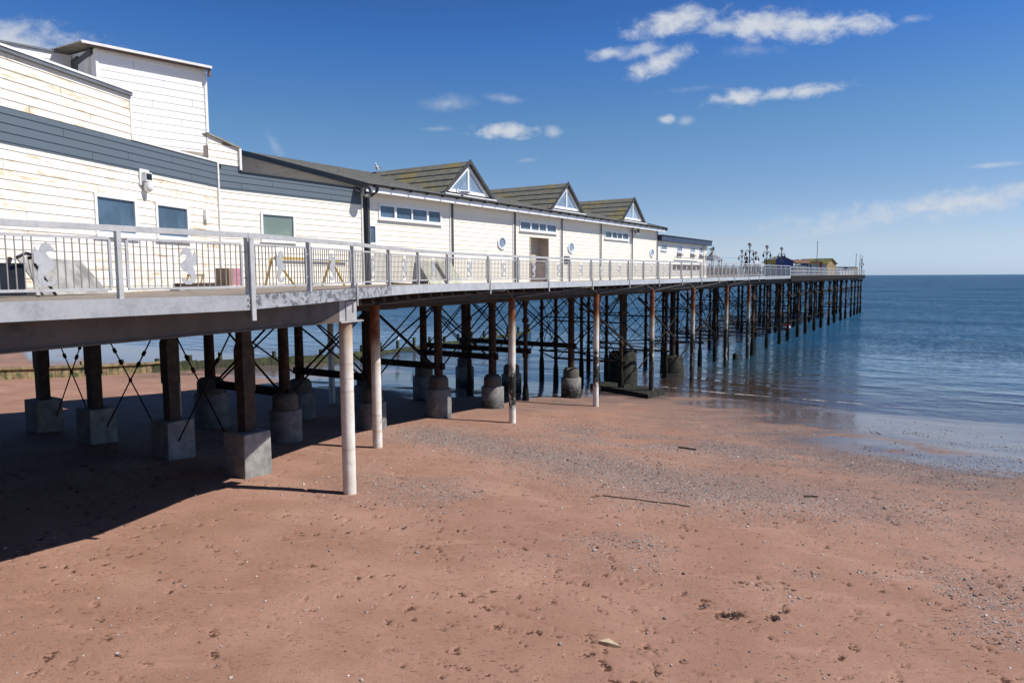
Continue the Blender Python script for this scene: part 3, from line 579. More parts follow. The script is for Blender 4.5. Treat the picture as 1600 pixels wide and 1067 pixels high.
for q0,q1 in zip(rows0[:-1],rows0[1:]):
    zb=gz(-13,(q0+q1)/2)+.25; zt=zat(-13,-.95); rodpair((-13,q0+.2,zb,zt),(-13,q1-.2,zb,zt),.022,True)
for i,(a,rows,kind) in enumerate(BENTS):
    top=zat(a,-.95); lo=3.2 if a<12 else 1.9; tie=MB()
    if kind<2 or i%2==0:
        for q0,q1 in zip(rows[:-1],rows[1:]):
            rodpair((a,q0+.1,lo,top),(a,q1-.1,lo,top),.038 if kind==0 else .028)
        if a<12: tie.box(a-.10,a+.10,rows[0]-.3,rows[-1]+.3,3.15,3.42)
        else:
            tie.box(a-.05,a+.05,rows[0]-.3,rows[-1]+.2,1.85,1.97); part('tie_beam',MB().box(a-.04,a+.04,rows[0]-.3,rows[-1]+.2,4.3,4.38),m_brace,pier,PIER)
        part('tie_beam',tie,m_brace,pier,PIER)
# along the pier: rods and ties between successive bents
for i in range(len(BENTS)-1):
    a0,r0,k0=BENTS[i]; a1,r1,k1=BENTS[i+1]
    for q0,q1 in ((r0[0],r1[0]),)+(((r0[1],r1[1]),) if k0<2 else ()):
        lo=3.1 if a0<12 else 1.8
        if k0<2 or i%3==0: rodpair((a0+.1,q0,lo,zat(a0,-1.0)),(a1-.1,q1,lo,zat(a1,-1.0)),.034 if k0==0 else .026)
        for z in (() if a0<12 else (1.9,) if k0==1 else (4.9,2.0)): part('tie_beam',MB().beam((a0,q0+.22,z),(a1,q1+.22,z),.05 if k0<2 else .09,.07 if k0<2 else (.2 if z>3 else .1)),m_brace,pier,PIER)
# raking timbers behind the walkway row
for (a0,q0),(a1,q1) in zip(FR[2:-1],FR[3:]):
    m=MB(); m.beam((a0+.1,q0+.9,zat(a0,-1.1)),(a1-.1,q1+.9,2.6),.09,.12); (a0>10) and part('raking_strut',MB().beam((a1-.2,q1+.95,4.6),(a0+.4,q0+.95,1.6),.06,.08),m_brace,pier,PIER); part('raking_strut',m,m_brace,pier,PIER)
# big weedy pier bases in the shallows, stone-filled
for k,(a,q,r,h,lb) in enumerate(((19.,3.5,.95,2.2,'tall round weed-covered base in the shallows under the pier'),(26.2,2.7,.85,1.25,'short round weed-covered base standing in the sea beside a tube column'))):
    zb=gz(a,q)-.3; mb=MB(); mb.lathe(a,q,[(r*1.06,zb),(r*1.04,h*.45),(r*.98,h*.5),(r*.95,h*.9),(r*.8,h)],22,0,.035)
    d_=mb; mb=MB(); mb.lathe(a,q,[(.22,h-.02),(.2,zat(a,-1.3)),(.3,zat(a,-.86))],14); c_=part('iron_column',mb,m_iron,pier,PIER); part('weedy_base',d_,m_weedy,c_,PIER,lb)
mb=MB(); z0=gz(15,1.5); mb.hexa([(13.4,-.65,z0-.4),(16.2,-.7,z0-.4),(17.4,4.0,z0-.4),(15.6,4.3,z0-.4)],[(13.65,-.5,z0+.30),(16.1,-.55,z0+.28),(17.3,3.95,z0+.26),(15.65,4.2,z0+.3)])
single('stone_footing',mb,m_weedy,PIER,15.2,1.5,z0,'low weedy masonry footing at the waterline around a white tube column','footing')
for k,(a,q,h) in enumerate(((36.6,.9,.55),(37.6,1.1,.35))):
    mb=MB(); mb.lathe(a,q,[(.24,-1.6),(.22,h*.6),(.16,h)],9,0,.12); single('pile_stump',mb,m_weedy,PIER,a,q,-1.5,['taller stump of a broken pile poking out of the water','shorter stump of a broken pile beside the taller one'][k],'pile stump')
# ------------------------------------------------------------------ promenade railing with seahorse panels
PA=[-25.4,-23.2,-21.05,-18.9,-16.61,-14.59,-12.47,-9.86,-7.64,-5.25,-2.23,.05,2.51,4.63,6.85,9.02,11.34,13.45,15.70,17.67,19.69,21.72,23.64,25.70,27.81,29.92,31.99,34.19,36.54,38.28,40.14,42.49]
TAIL={-16.61,-12.47,-2.23,2.51,6.85,11.34,15.70,19.69,23.64,27.81,31.99,36.54,40.14}
rail=thing('walkway_railing',PIER,-16.6,qedge(-16.6),zdeck(-16.6),'galvanised steel railing with barred panels and seahorse plates along the pier walkway','railing')
SEA=[(338,498),(352,468),(385,425),(425,398),(460,420),(482,455),(484,495),(500,492),(528,440),(542,520),(540,600),(494,622),(515,680),(525,740),(505,800),(460,825),(400,825),(362,800),(352,764),(372,745),(398,756),(392,778),(430,785),(462,760),(455,715),(420,690),(370,660),(345,620),(350,590),(400,545),(432,505),(402,482),(370,492)]
SEA=[((x-440)/430*.62,(825-y)/430*.62) for x,y in SEA]
QO=.03   # post line just inside the fascia face
def PT(a): return Vector((a,qedge(a)+QO,zdeck(a)))
hr=MB()
for a0,a1 in zip(PA[:-1],PA[1:]):
    p,q=PT(a0),PT(a1); u=Vector((0,0,1.055)); hr.beam(p+u,q+u,.075,.09)
part('handrail',hr,m_rail,rail,PIER)
for a in PA:
    p=PT(a); i=PA.index(a); d=(PT(PA[min(i+1,len(PA)-1)])-PT(PA[max(i-1,0)])).normalized(); m=MB()
    zb=p.z-(.46 if a==-16.61 else .42 if a in TAIL else 0.0)
    n_=Vector((d.y,-d.x,0))*(.075 if (a in TAIL) else 0)
    m.beam(Vector((p.x,p.y,p.z-.01)),Vector((p.x,p.y,p.z+1.01)),.085,.07,up=d)
    if a in TAIL:
        w=.10 if a==-16.61 else .06
        m.beam(Vector((p.x,p.y,zb))+n_*1.35,Vector((p.x,p.y,p.z+(1.005 if a==-16.61 else .12)))+n_*1.35,.03,w,up=d)
        for zz in (-.07,-.18):
            for s in (-.09,.09): m.tube(Vector((p.x,p.y,p.z+zz))+d*s+n_*.7,Vector((p.x,p.y,p.z+zz))+d*s+n_*1.3,.014,n=6)
    part('post',m,m_rail,rail,PIER)
for k,(a0,a1) in enumerate(zip(PA[:-1],PA[1:])):
    p,q=PT(a0),PT(a1); d=(q-p).normalized(); L=(q-p).length; ins=.13; m=MB(); Z=Vector((0,0,1))
    A=p+d*ins; B=p+d*(L-ins); zt,zb=.90,.14
    m.beam(A+Z*zt,B+Z*zt,.035,.04); m.beam(A+Z*zb,B+Z*zb,.035,.04)
    m.beam(A+Z*(zb+.02),A+Z*(zt-.02),.035,.04,up=d); m.beam(B+Z*(zb+.02),B+Z*(zt-.02),.035,.04,up=d)
    for s,e in ((A,-1),(B,1)):
        for zz in (.3,.76): m.tube(s+Z*zz,s+Z*zz+d*e*.09,.012,n=6)
    W=(B-A).length; nb=max(8,round(W/.108)); c0=nb//2; bb=MB()
    for b in range(1,nb):
        if b in (c0,c0+1): continue
        s=A+d*(W*b/nb); bb.beam(s+Z*(zb+.02),s+Z*(zt-.02),.014,.014,up=d)
    pn=part('infill_panel',m,m_rail,rail,PIER); part('bars',bb,m_bars,pn,PIER)
    sc=A+d*(W*(c0+.5)/nb); fl=1 if (k%2==1) else -1; nrm=Vector((d.y,-d.x,0))
    m=MB(); w=min(1.,(W*3/nb)/.32); poly=[sc+d*(x*fl*w)+Z*(zb+.06+y) for x,y in SEA]
    m.prism([v-nrm*.006 for v in poly],nrm*.012); s0,s1=sc-d*(W*1.5/nb),sc+d*(W*1.5/nb); m.beam(s0+Z*(zt-.11),s1+Z*(zt-.11),.014,.014)
    part('seahorse_plate',m,m_plate,pn,PIER)
# railing of the landing between walkway and pier head
lr=thing('landing_railing',PIER,42.6,qedge(42.6),zdeck(42.6),'grey barred railing between the seahorse railing and the pier head','railing')
m=MB(); XS=np.linspace(42.6,54.1,6)
for a in XS: part('post',MB().box(a-.06,a+.06,qedge(a)-.0,qedge(a)+.1,zdeck(a)-.02,zdeck(a)+1.0),m_galv,lr,PIER)
m.beam((42.6,qedge(42.6)+.05,zdeck(42.6)+1.),(54.1,qedge(54.1)+.05,zdeck(54.1)+1.),.07,.08); m.beam((42.6,qedge(42.6)+.05,zdeck(42.6)+.75),(54.1,qedge(54.1)+.05,zdeck(54.1)+.75),.05,.05); part('handrail',m,m_galv,lr,PIER)
m=MB()
for a in np.arange(42.7,54,.16): m.box(a,a+.02,qedge(a)+.04,qedge(a)+.06,zdeck(a)+.08,zdeck(a)+.73)
part('bars',m,m_galv,lr,PIER)
hrl=thing('pier_head_railing',PIER,54.3,qedge(54.3),zdeck(54.3),'white lattice railing round the pier head at the seaward end','railing')
XS=np.linspace(54.4,124.6,20); m=MB()
for a0,a1 in zip(XS[:-1],XS[1:]):
    for z in (.92,.5,.12): m.beam((a0,qedge(a0)+.08,zdeck(a0)+z),(a1,qedge(a1)+.08,zdeck(a1)+z),.045,.05)
m.beam((124.6,qedge(124.6)+.08,zdeck(124)+.92),(124.6,far_q(124),zdeck(124)+.92),.06,.07)
part('handrail',m,m_rail_w,hrl,PIER)
for a in XS: part('post',MB().box(a-.05,a+.05,qedge(a)+.03,qedge(a)+.13,zdeck(a)-.03,zdeck(a)+.98),m_rail_w,hrl,PIER)
m=MB()
for a0,a1 in zip(XS[:-1],XS[1:]):
    n=7
    for i in range(n):
        x0=a0+(a1-a0)*i/n; x1=a0+(a1-a0)*(i+1)/n
        m.beam((x0,qedge(x0)+.08,zdeck(x0)+.12),(x1,qedge(x1)+.08,zdeck(x1)+.9),.014,.014); m.beam((x1,qedge(x1)+.085,zdeck(x0)+.12),(x0,qedge(x0)+.085,zdeck(x1)+.9),.014,.014)
part('lattice',m,m_rail_w,hrl,PIER)
# ------------------------------------------------------------------ boarded walls
def siding(m,x0,x1,z0,z1,y,holes=(),pitch=.195,lap=.015,end=None):
    """lapped boards on a wall facing -y: x0..x1, z0..z1, with rectangular openings (x0,x1,z0,z1)"""
    import math as M_
    k0=M_.floor(z0/pitch); k=k0
    while k*pitch<z1-1e-6:
        zb=max(k*pitch,z0); zt=min((k+1)*pitch,z1)
        cuts=sorted(set([zb,zt]+[h for H in holes for h in H[2:4] if zb<h<zt]))
        for s0,s1 in zip(cuts[:-1],cuts[1:]):
            if s1-s0<1e-4: continue
            zm=(s0+s1)/2; X0,X1=(x0,x1) if end is None else end(zm)
            iv=[(X0,X1)]
            for H in holes:
                if H[2]<zm<H[3]:
                    nv=[]
                    for a,b in iv:
                        if H[1]<=a or H[0]>=b: nv.append((a,b)); continue
                        if H[0]>a: nv.append((a,H[0]))
                        if H[1]<b: nv.append((H[1],b))
                    iv=nv
            f=lambda z:(1-(z-k*pitch)/pitch)*lap
            jv=[]
            for a,b in iv:
                q=x0+((k*1.37)%1.0)*3.1
                while q<b-.3:
                    if q>a+.3: jv.append((a,q)); a=q+.010
                    q+=3.6
                jv.append((a,b))
            for a,b in jv:
                if b-a<.005: continue
                ya,yb=y-f(s0),y-f(s1)-.0
                m.add([(a,ya,s0),(b,ya,s0),(b,yb,s1),(a,yb,s1)],[(0,1,2,3)])
                if abs(s0-zb)<1e-6: m.add([(a,y,s0),(b,y,s0),(b,ya,s0),(a,ya,s0)],[(0,1,2,3)])
                m.add([(a,ya,s0),(a,yb,s1),(a,y+.004,s1),(a,y+.004,s0)],[(0,1,2,3)]); m.add([(b,y+.004,s0),(b,y+.004,s1),(b,yb,s1),(b,ya,s0)],[(0,1,2,3)])
        k+=1
def window(parent,fr,x0,x1,z0,z1,y,mull=(),fw=.075,glassm=None,sill=True,name='window',proud=.045,wide=()):
    m=MB(); yo=y-proud; yi=y+.05
    m.box(x0,x1,yo,yi,z1-fw,z1); m.box(x0,x1,yo,yi,z0,z0+fw); m.box(x0,x0+fw,yo,yi,z0+fw,z1-fw); m.box(x1-fw,x1,yo,yi,z0+fw,z1-fw)
    for i,x in enumerate(mull): w=fw*(.8 if x in wide else .5); m.box(x-w,x+w,yo+.004,yi,z0+fw,z1-fw)
    if sill: m.box(x0-.04,x1+.04,yo-.05,yo-.0,z0-.05,z0+.0)
    w=part(name,m,m_trim,parent,fr)
    g=MB(); g.box(x0+fw*.5,x1-fw*.5,y+.005,y+.03,z0+fw*.5,z1-fw*.5); part('pane',g,glassm or m_glass,w,fr); return w
ZD=6.93
# --- landward weathered building: long wall, link wall and parapets
wb=thing('weathered_building',SIDE,-4,0,ZD,'cream weatherboarded building with a slate blue band, stained boards and white windows, nearest the beach','building')
m=MB(); H1=[(-4.85,-3.48,8.22,9.16),(-2.78,-1.44,8.24,9.16)]
siding(m,-9.5,0,ZD-.2,9.85,0,H1); part('wall',m,m_weath,wb,SIDE)
m=MB(); siding(m,-9.5,0,9.85,10.57,-.012,pitch=.18); part('blue_band',m,m_band,wb,SIDE)
m=MB(); siding(m,-9.5,-3.52,10.57,11.62,-.016); part('upper_wall',m,m_weath,wb,SIDE)
m=MB(); m.box(-9.5,-3.50,-.10,.25,11.62,11.70); part('parapet_edge',m,m_grey_trim,wb,SIDE); m=MB(); m.box(-9.5,-3.49,-.12,.27,11.703,11.75); part('parapet_cap',m,m_trim,wb,SIDE)
m=MB(); m.box(-3.54,-3.48,-.045,.1,10.575,11.617); m.box(-3.48,.03,-.045,.12,10.575,10.625); part('trim',m,m_trim_dirty,wb,SIDE)
m=MB(); m.box(-.025,.045,-.06,.05,ZD,10.572); part('corner_strip',m,m_trim_dirty,wb,SIDE)
m=MB(); m.box(-9.5,.0,.06,.2,ZD-.2,10.5); m.box(-9.5,-3.55,.02,.2,10.5,11.6); m.box(-9.5,-.2,.2,4,10.25,10.4); part('inner_wall',m,m_beige,wb,SIDE)
window(wb,SIDE,*H1[0],0); window(wb,SIDE,*H1[1],0)
m=MB(); H2=[(-10.18,-8.84,8.36,9.26)]
siding(m,-11.6,-5.68,ZD-.2,9.82,2.75,H2); part('wall',m,m_cream,wb,PIER)
m=MB(); siding(m,-11.58,-5.68,9.82,10.40,2.738,pitch=.19); siding(m,-11.5,-10.86,10.40,10.55,2.738); part('blue_band',m,m_band,wb,PIER)
m=MB(); m.box(-10.84,-5.68,2.68,2.95,10.403,10.44); part('parapet_edge',m,m_post_dark,wb,PIER)
window(wb,PIER,*H2[0],2.75,glassm=m_glass_g)
m=MB(); siding(m,-11.9,-10.86,10.55,11.33,2.74,end=lambda z:(-11.9,-10.86 if z<11.06 else -10.86-(z-11.06)/.26*1.0)); part('upper_wall',m,m_cream,wb,PIER)
m=MB(); m.prism([(-11.92,2.66,11.335),(-10.84,2.66,11.065),(-10.84,2.66,11.12),(-11.92,2.66,11.39)],(0,.3,0)); part('parapet_cap',m,m_corr,wb,PIER)
m=MB(); m.box(-10.9,-10.83,2.66,2.8,10.44,11.08); part('corner_strip',m,m_trim_dirty,wb,PIER)
m=MB(); m.box(-11.55,-5.75,2.81,2.95,ZD-.2,10.38); m.box(-11.88,-10.9,2.8,3.,10.3,11.05); m.box(-13.,-5.8,2.95,9,10.1,10.2); part('inner_wall',m,m_beige,wb,PIER)
# --- white rooftop kiosk
kz=11.05
kk=thing('rooftop_cabin',KIOSK,1.5,1.3,kz,'white boarded cabin with a sloping corrugated roof on top of the weathered building','cabin')
m=MB(); siding(m,0,3.02,kz,13.56,0,pitch=.21,lap=.012); m.box(-.02,.05,-.03,.06,kz,13.56); m.box(2.96,3.04,-.03,.06,kz,13.56); part('front_wall',m,m_white,kk,KIOSK)
m=MB(); m.add([(0.01,.03,kz),(0.01,2.9,kz),(0.01,2.9,13.98),(.01,.03,13.56)],[(0,1,2,3)]); m.add([(3.0,.03,kz),(3.0,2.9,kz),(3.0,2.9,13.98),(3.0,.03,13.56)],[(3,2,1,0)]); m.box(.02,2.99,2.85,2.9,kz,13.9); m.box(.02,2.99,.04,2.85,kz,kz+.05); part('side_wall',m,m_white,kk,KIOSK)
m=MB(); m.box(-.03,.01,.55,1.65,kz+.1,13.45)
for (y0,y1,z0,z1) in ((.62,1.02,11.4,12.2),(1.18,1.58,11.4,12.2),(.62,1.02,12.35,13.25),(1.18,1.58,12.35,13.25)): m.box(-.045,-.028,y0,y1,z0,z1)
part('door',m,m_trim_dirty,kk,KIOSK)
m=MB(); m.box(-.05,.0,1.67,2.3,kz,13.7); m.box(-.05,.0,.3,1.67,13.46,13.62); part('door_frame',m,m_post_dark,kk,KIOSK)
m=MB(); n=15; pts=[]
for i in range(n*4+1):      # corrugations run across, so their profile shows along the open side
    pts.append((-.22+3.5*i/(n*4),.04 if (i%4) in (1,2) else 0.))
f=lambda y:13.60+.148*(y+.2)
top=[(x,y,f(y)+h) for x in (-.42,3.1) for y,h in pts]; bot=[(x,y,z-.02) for x,y,z in top]; L=len(pts)
m.add(top,[(i,L+i,L+i+1,i+1) for i in range(L-1)]); m.add(bot,[(i,i+1,L+i+1,L+i) for i in range(L-1)]); m.add(top[:L]+bot[:L],[(i,i+1,L+i+1,L+i) for i in range(L-1)])
part('corrugated_roof',m,m_corr,kk,KIOSK)
m=MB(); m.box(-.40,3.12,-.26,-.225,13.575,13.645); part('fascia',m,m_trim_dirty,kk,KIOSK); m=MB(); m.box(-.3,3.08,-.2,-.14,13.53,13.59); m.box(3.04,3.1,-.2,-.1,13.35,13.58); part('gutter_board',m,m_brown,kk,KIOSK)
m=MB(); m.box(.3,2.9,.5,2.4,10.3,kz-.01); part('shaded_support',m,m_post_dark,kk,KIOSK)  # solid support, coloured dark for the shadow in the gap under the cabin
sc_=thing('rooftop_screen_wall',KIOSK,-3,2.6,10.4,'white boarded wall with a dark coping behind the parapet, left of the rooftop cabin','wall')
m=MB(); siding(m,-7,-.02,10.4,13.86,2.35,pitch=.21,lap=.012); m.box(-7,-.02,2.37,2.5,10.4,13.84); part('boards',m,m_white,sc_,KIOSK); m=MB(); m.box(-7,-.45,2.3,2.55,13.865,13.92); part('coping',m,m_grey_trim,sc_,KIOSK)
# --- pavilion hall with three dormers
hall=thing('pavilion_hall',PIER,8.7,2.75,ZD,'long cream boarded pavilion with dark vertical strips, grey roof and three glazed dormer gables','pavilion')
E0,E1=-5.66,23.1; ZE=10.46
holes=[(-4.9,-1.17,9.38,9.95),(-5.44,-5.06,8.42,9.14),(4.94,8.6,9.46,9.95),(5.92,7.74,6.0,9.18),(14.48,18.05,9.46,9.95)]
m=MB(); siding(m,E0,E1,ZD-.1,ZE,2.75,holes,lap=.013); part('wall',m,m_cream,hall,PIER)
for a in (-5.56,-.45,4.48,9.17,13.96,18.6,22.98):
    w=.17 if a<-5 else .085; m=MB(); m.box(a-w,a+w,2.70,2.76,ZD,ZE-.02); st=part('wall_strip',m,m_post_dark,hall,PIER)
    m=MB(); m.box(a-w-.07,a-w-.004,2.705,2.755,ZD,ZE-.02); part('edging',m,m_trim_dirty,st,PIER)
m=MB(); m.box(E0,5.9,2.82,2.95,ZD,ZE); m.box(7.76,E1,2.82,2.95,ZD,ZE); m.box(5.9,7.76,2.82,2.95,9.2,ZE); m.box(E1-.15,E1,2.8,12,ZD,ZE); m.box(E0+.1,E1,11.9,12.,ZD,10.6); part('inner_wall',m,m_beige,hall,PIER)
m=MB(); m.box(5.78,5.9,2.96,3.3,ZD,9.2); m.box(7.76,7.9,2.96,3.3,ZD,9.2); m.box(5.78,7.9,3.3,3.4,ZD,9.2); m.box(5.78,7.9,2.96,3.3,9.2,9.3); m.box(5.9,5.94,2.7,2.97,ZD,9.2); m.box(7.72,7.76,2.7,2.97,ZD,9.2); m.box(5.9,7.76,2.7,2.97,9.16,9.2)
dw=part('doorway',m,m_beige,hall,PIER); m=MB(); m.box(6.0,7.66,2.9,2.96,ZD,ZD+.95); part('low_door',m,m_brown,dw,PIER)
window(hall,PIER,*holes[0],2.75,mull=(-3.98,-3.02,-2.06),wide=(-3.98,-2.06)); window(hall,PIER,*holes[1],2.75,fw=.06,sill=False)
window(hall,PIER,*holes[2],2.75,mull=(5.98,6.78,7.55),wide=(5.98,7.55)); window(hall,PIER,*holes[4],2.75,mull=(15.5,16.28,17.05),wide=(15.5,17.05))
for a in (3.36,10.23,22.0):
    m=MB(); vs=[]; n=28; rs=((.36,.0),(.36,-.06),(.27,-.065),(.26,-.03))
    for r,y in rs:
        for i in range(n): t=2*math.pi*i/n; vs.append((a+r*math.cos(t),2.745+y,8.79+r*.86*math.sin(t)))
    m.add(vs,[(j*n+i,j*n+(i+1)%n,(j+1)*n+(i+1)%n,(j+1)*n+i) for j in range(3) for i in range(n)]); w=part('round_window',m,m_trim,hall,PIER)
    m=MB(); m.add([(a+.265*math.cos(2*math.pi*i/n),2.716,8.79+.23*math.sin(2*math.pi*i/n)) for i in range(n)],[tuple(range(n))]); part('pane',m,m_glass_f,w,PIER)
def zroof(q): return 10.53+.262*(q-2.3)
def slope(m,xa,xb,q0,q1,zf,n,th=.02,axis='q',thick=.05):
    for i in range(n):   # lapped courses
        s0=q0+(q1-q0)*i/n; s1=q0+(q1-q0)*(i+1)/n; z0,z1=zf(s0),zf(s1)
        for t0,t1 in ((0,0),):
            if axis=='q': P=lambda x,s,z:(x,s,z)
            else: P=lambda x,s,z:(s,x,z)
            v=[P(xa,s0,z0+th),P(xb,s0,z0+th),P(xb,s1,z1),P(xa,s1,z1)]; w=[P(xa,s0,z0-thick),P(xb,s0,z0-thick),P(xb,s1,z1-thick),P(xa,s1,z1-thick)]
            m.add(v+w,[(0,1,2,3),(7,6,5,4),(0,4,5,1),(1,5,6,2),(3,2,6,7),(0,3,7,4)])
m=MB(); slope(m,-6.02,23.5,2.22,9.75,zroof,23,.022); slope(m,-6.02,23.5,12.6,9.75,lambda q:12.48-(q-9.75)*.62,8,.022); part('roof',m,m_slate,hall,PIER)
m=MB(); m.prism([(-6.08,2.2,zroof(2.2)-.16),(-6.08,9.75,zroof(9.75)-.16),(-6.08,9.75,zroof(9.75)+.05),(-6.08,2.2,zroof(2.2)+.05)],(.055,0,0)); part('verge_board',m,m_black,hall,PIER); m=MB(); m.prism([(23.5,2.2,zroof(2.2)-.16),(23.5,9.75,zroof(9.75)-.16),(23.5,9.75,zroof(9.75)+.05),(23.5,2.2,zroof(2.2)+.05)],(.05,0,0)); part('verge_board',m,m_black,hall,PIER)
m=MB(); GF=Frame(*PIER.pt(-5.62,2.75)[:2],PIER.ang+R(90)); L=9.
siding(m,-L,0,10.0,12.4,0,end=lambda z:(-9.2,0) if z<0 else (max(0.02,(z-zroof(2.75)+.1)/.262) if z>10.55 else .02,7.0))
m.v=[(x,y,z) for x,y,z in m.v]; part('gable_wall',m,m_gable,hall,GF)
m=MB(); m.box(E0-.3,23.4,2.30,2.42,ZE-.2,ZE+.02); part('fascia_board',m,m_trim,hall,PIER); m=MB(); m.box(E0-.3,23.4,2.43,2.76,ZE-.03,ZE+.0); part('soffit',m,m_trim_dirty,hall,PIER)
m=MB(); vs=[]; n=7
for a in (-6.05,23.5):
    for r in (.065,.055):
        for i in range(n): t=math.pi*i/(n-1); vs.append((a,2.235-r*math.cos(t),ZE+.07-r*math.sin(t)))
m.add(vs,[(i,i+1,2*n+i+1,2*n+i) for i in range(n-1)]+[(n+i,3*n+i,3*n+i+1,n+i+1) for i in range(n-1)]+[(0,2*n,3*n,n),(n-1,2*n-1,4*n-1,3*n-1)]); gt=part('gutter',m,m_black,hall,PIER)
m=MB()
for a in np.arange(-5.6,23.4,.98): m.box(a-.025,a+.025,2.155,2.31,ZE-.03,ZE+.075)
part('brackets',m,m_black,gt,PIER)
m=MB(); m.path([(-5.45,2.24,ZE+.02),(-5.45,2.24,ZE-.14),(-5.48,2.5,ZE-.3),(-5.62,2.62,ZE-.35),(-5.62,2.63,ZD)],.045,9); part('downpipe',m,m_black,hall,PIER)
for k,c in enumerate((1.30,10.45,19.6)):
    hw=1.72; zb,za=10.86,12.28; m=MB(); sl=(za-zb)/hw
    zf=lambda s,c=c:za+.05-abs(s-c)*sl
    slope(m,3.02,9.0,c-hw-.16,c,zf,5,.045,'a'); slope(m,3.02,9.0,c+hw+.16,c,zf,5,.045,'a')
    dm=part('dormer',m,m_tile,hall,PIER)
    m=MB()
    for s in (-1,1): m=MB() if s>0 else m; m.prism([(c+s*(hw+.17),2.98,zf(c+s*(hw+.17))-.1),(c,2.98,za-.06),(c,2.98,za+.12),(c+s*(hw+.17),2.98,zf(c+s*(hw+.17))+.08)],(0,.05,0)); part('verge_board',m,m_verge,dm,PIER)
    m=MB(); b=hw-.1; a_=za-.11; zb2=zb+.02; s_=(a_-zb2)/b; fw=.13
    def tri(x0,x1,o): return [(x0,o,zb2+fw),(x1,o,zb2+fw)]
    m.prism([(c-b,3.12,zb2),(c+b,3.12,zb2),(c+b-fw/s_,3.12,zb2+fw),(c-b+fw/s_,3.12,zb2+fw)],(0,.06,0))
    for s in (-1,1): m.prism([(c+s*b,3.118,zb2),(c,3.118,a_),(c,3.118,a_-fw*1.5),(c+s*(b-fw*1.75),3.118,zb2+.01)],(0,.06,0))
    m.box(c-.06,c+.06,3.116,3.18,zb2+fw,a_-.1); part('window_frame',m,m_trim,dm,PIER)
    m=MB(); m.prism([(c-b+.1,3.16,zb2+.05),(c+b-.1,3.16,zb2+.05),(c,3.16,a_-.1)],(0,.03,0)); part('pane',m,m_glass_f,dm,PIER)
    m=MB(); m.box(c-hw-.2,c+hw+.2,2.9,3.1,zroof(3.)+.01,zroof(3.)+.06); part('sill_flashing',m,m_trim,dm,PIER)
# --- seaward flat-roofed building
sb=thing('seaward_building',PIER,29,2.75,ZD,'low white building with a navy roof band and four small windows beyond the pavilion','building')
holes=[(23.7,24.85,9.02,9.5),(27.0,28.05,8.98,9.5),(30.0,31.0,8.98,9.5),(32.2,32.95,8.98,9.5)]
m=MB(); siding(m,23.14,34.1,ZD,9.68,2.75,holes,lap=.014); part('wall',m,m_cream2,sb,PIER)
m=MB(); m.box(23.14,34.5,2.45,2.74,9.66,10.03); m.box(34.12,34.5,2.74,9.,9.66,10.03); part('roof_band',m,m_band_navy,sb,PIER); m=MB(); m.box(23.14,34.56,2.4,9.,10.033,10.08); part('roof',m,m_black,sb,PIER)
m=MB(); m.box(23.2,34.05,2.81,2.95,ZD,9.66); m.box(34.0,34.1,2.76,9,ZD,9.66); part('inner_wall',m,m_cream2,sb,PIER)
for h in holes: window(sb,PIER,*h,2.75,fw=.05,glassm=m_glass_f)
m=MB()
for a in (27.5,30.5,32.6): m.box(a-.55,a+.55,2.60,2.73,8.72,8.80)
part('shelf',m,m_brown,sb,PIER)
m=MB(); m.path([(26.5,2.74,8.58),(26.55,2.55,8.58),(31.6,2.55,8.58),(31.6,2.74,8.58)],.035,8); part('wall_rail',m,m_rail,sb,PIER)
m=MB(); m.box(26.14,32.15,2.70,2.745,7.68,8.05); part('brown_panel',m,m_brown,sb,PIER)
m=MB(); m.tube((33.2,2.70,ZD),(33.2,2.70,9.66),.03,n=8); part('downpipe',m,m_rail,sb,PIER)
# --- fittings on the walls
fl=thing('floodlight',SIDE,-3.15,-.1,9.6,'white floodlight on a square plate above the left windows of the weathered building','floodlight')
part('mounting_plate',MB().box(-3.33,-2.98,-.05,-.02,9.52,9.92),m_white_pl,fl,SIDE); m=MB(); m.box(-3.27,-3.04,-.17,-.05,9.62,9.84); part('housing',m,m_white_pl,fl,SIDE); part('lens',MB().box(-3.25,-3.06,-.182,-.168,9.66,9.81),m_black,fl,SIDE)
m=MB(); m.lathe(-3.14,-.13,[(.04,9.36),(.09,9.40),(.11,9.48),(.10,9.6)],14); part('sensor_dome',m,m_white_pl,fl,SIDE)
m=MB(); m.hexa([(-.76,-.12,8.86),(-.6,-.12,8.86),(-.6,-.03,8.86),(-.76,-.03,8.86)],[(-.73,-.08,9.16),(-.63,-.08,9.16),(-.63,-.03,9.16),(-.73,-.03,9.16)]); single('wall_box',m,m_white_pl,SIDE,-.68,-.05,8.86,'small white box on the weathered wall next to the corner strip','wall box')
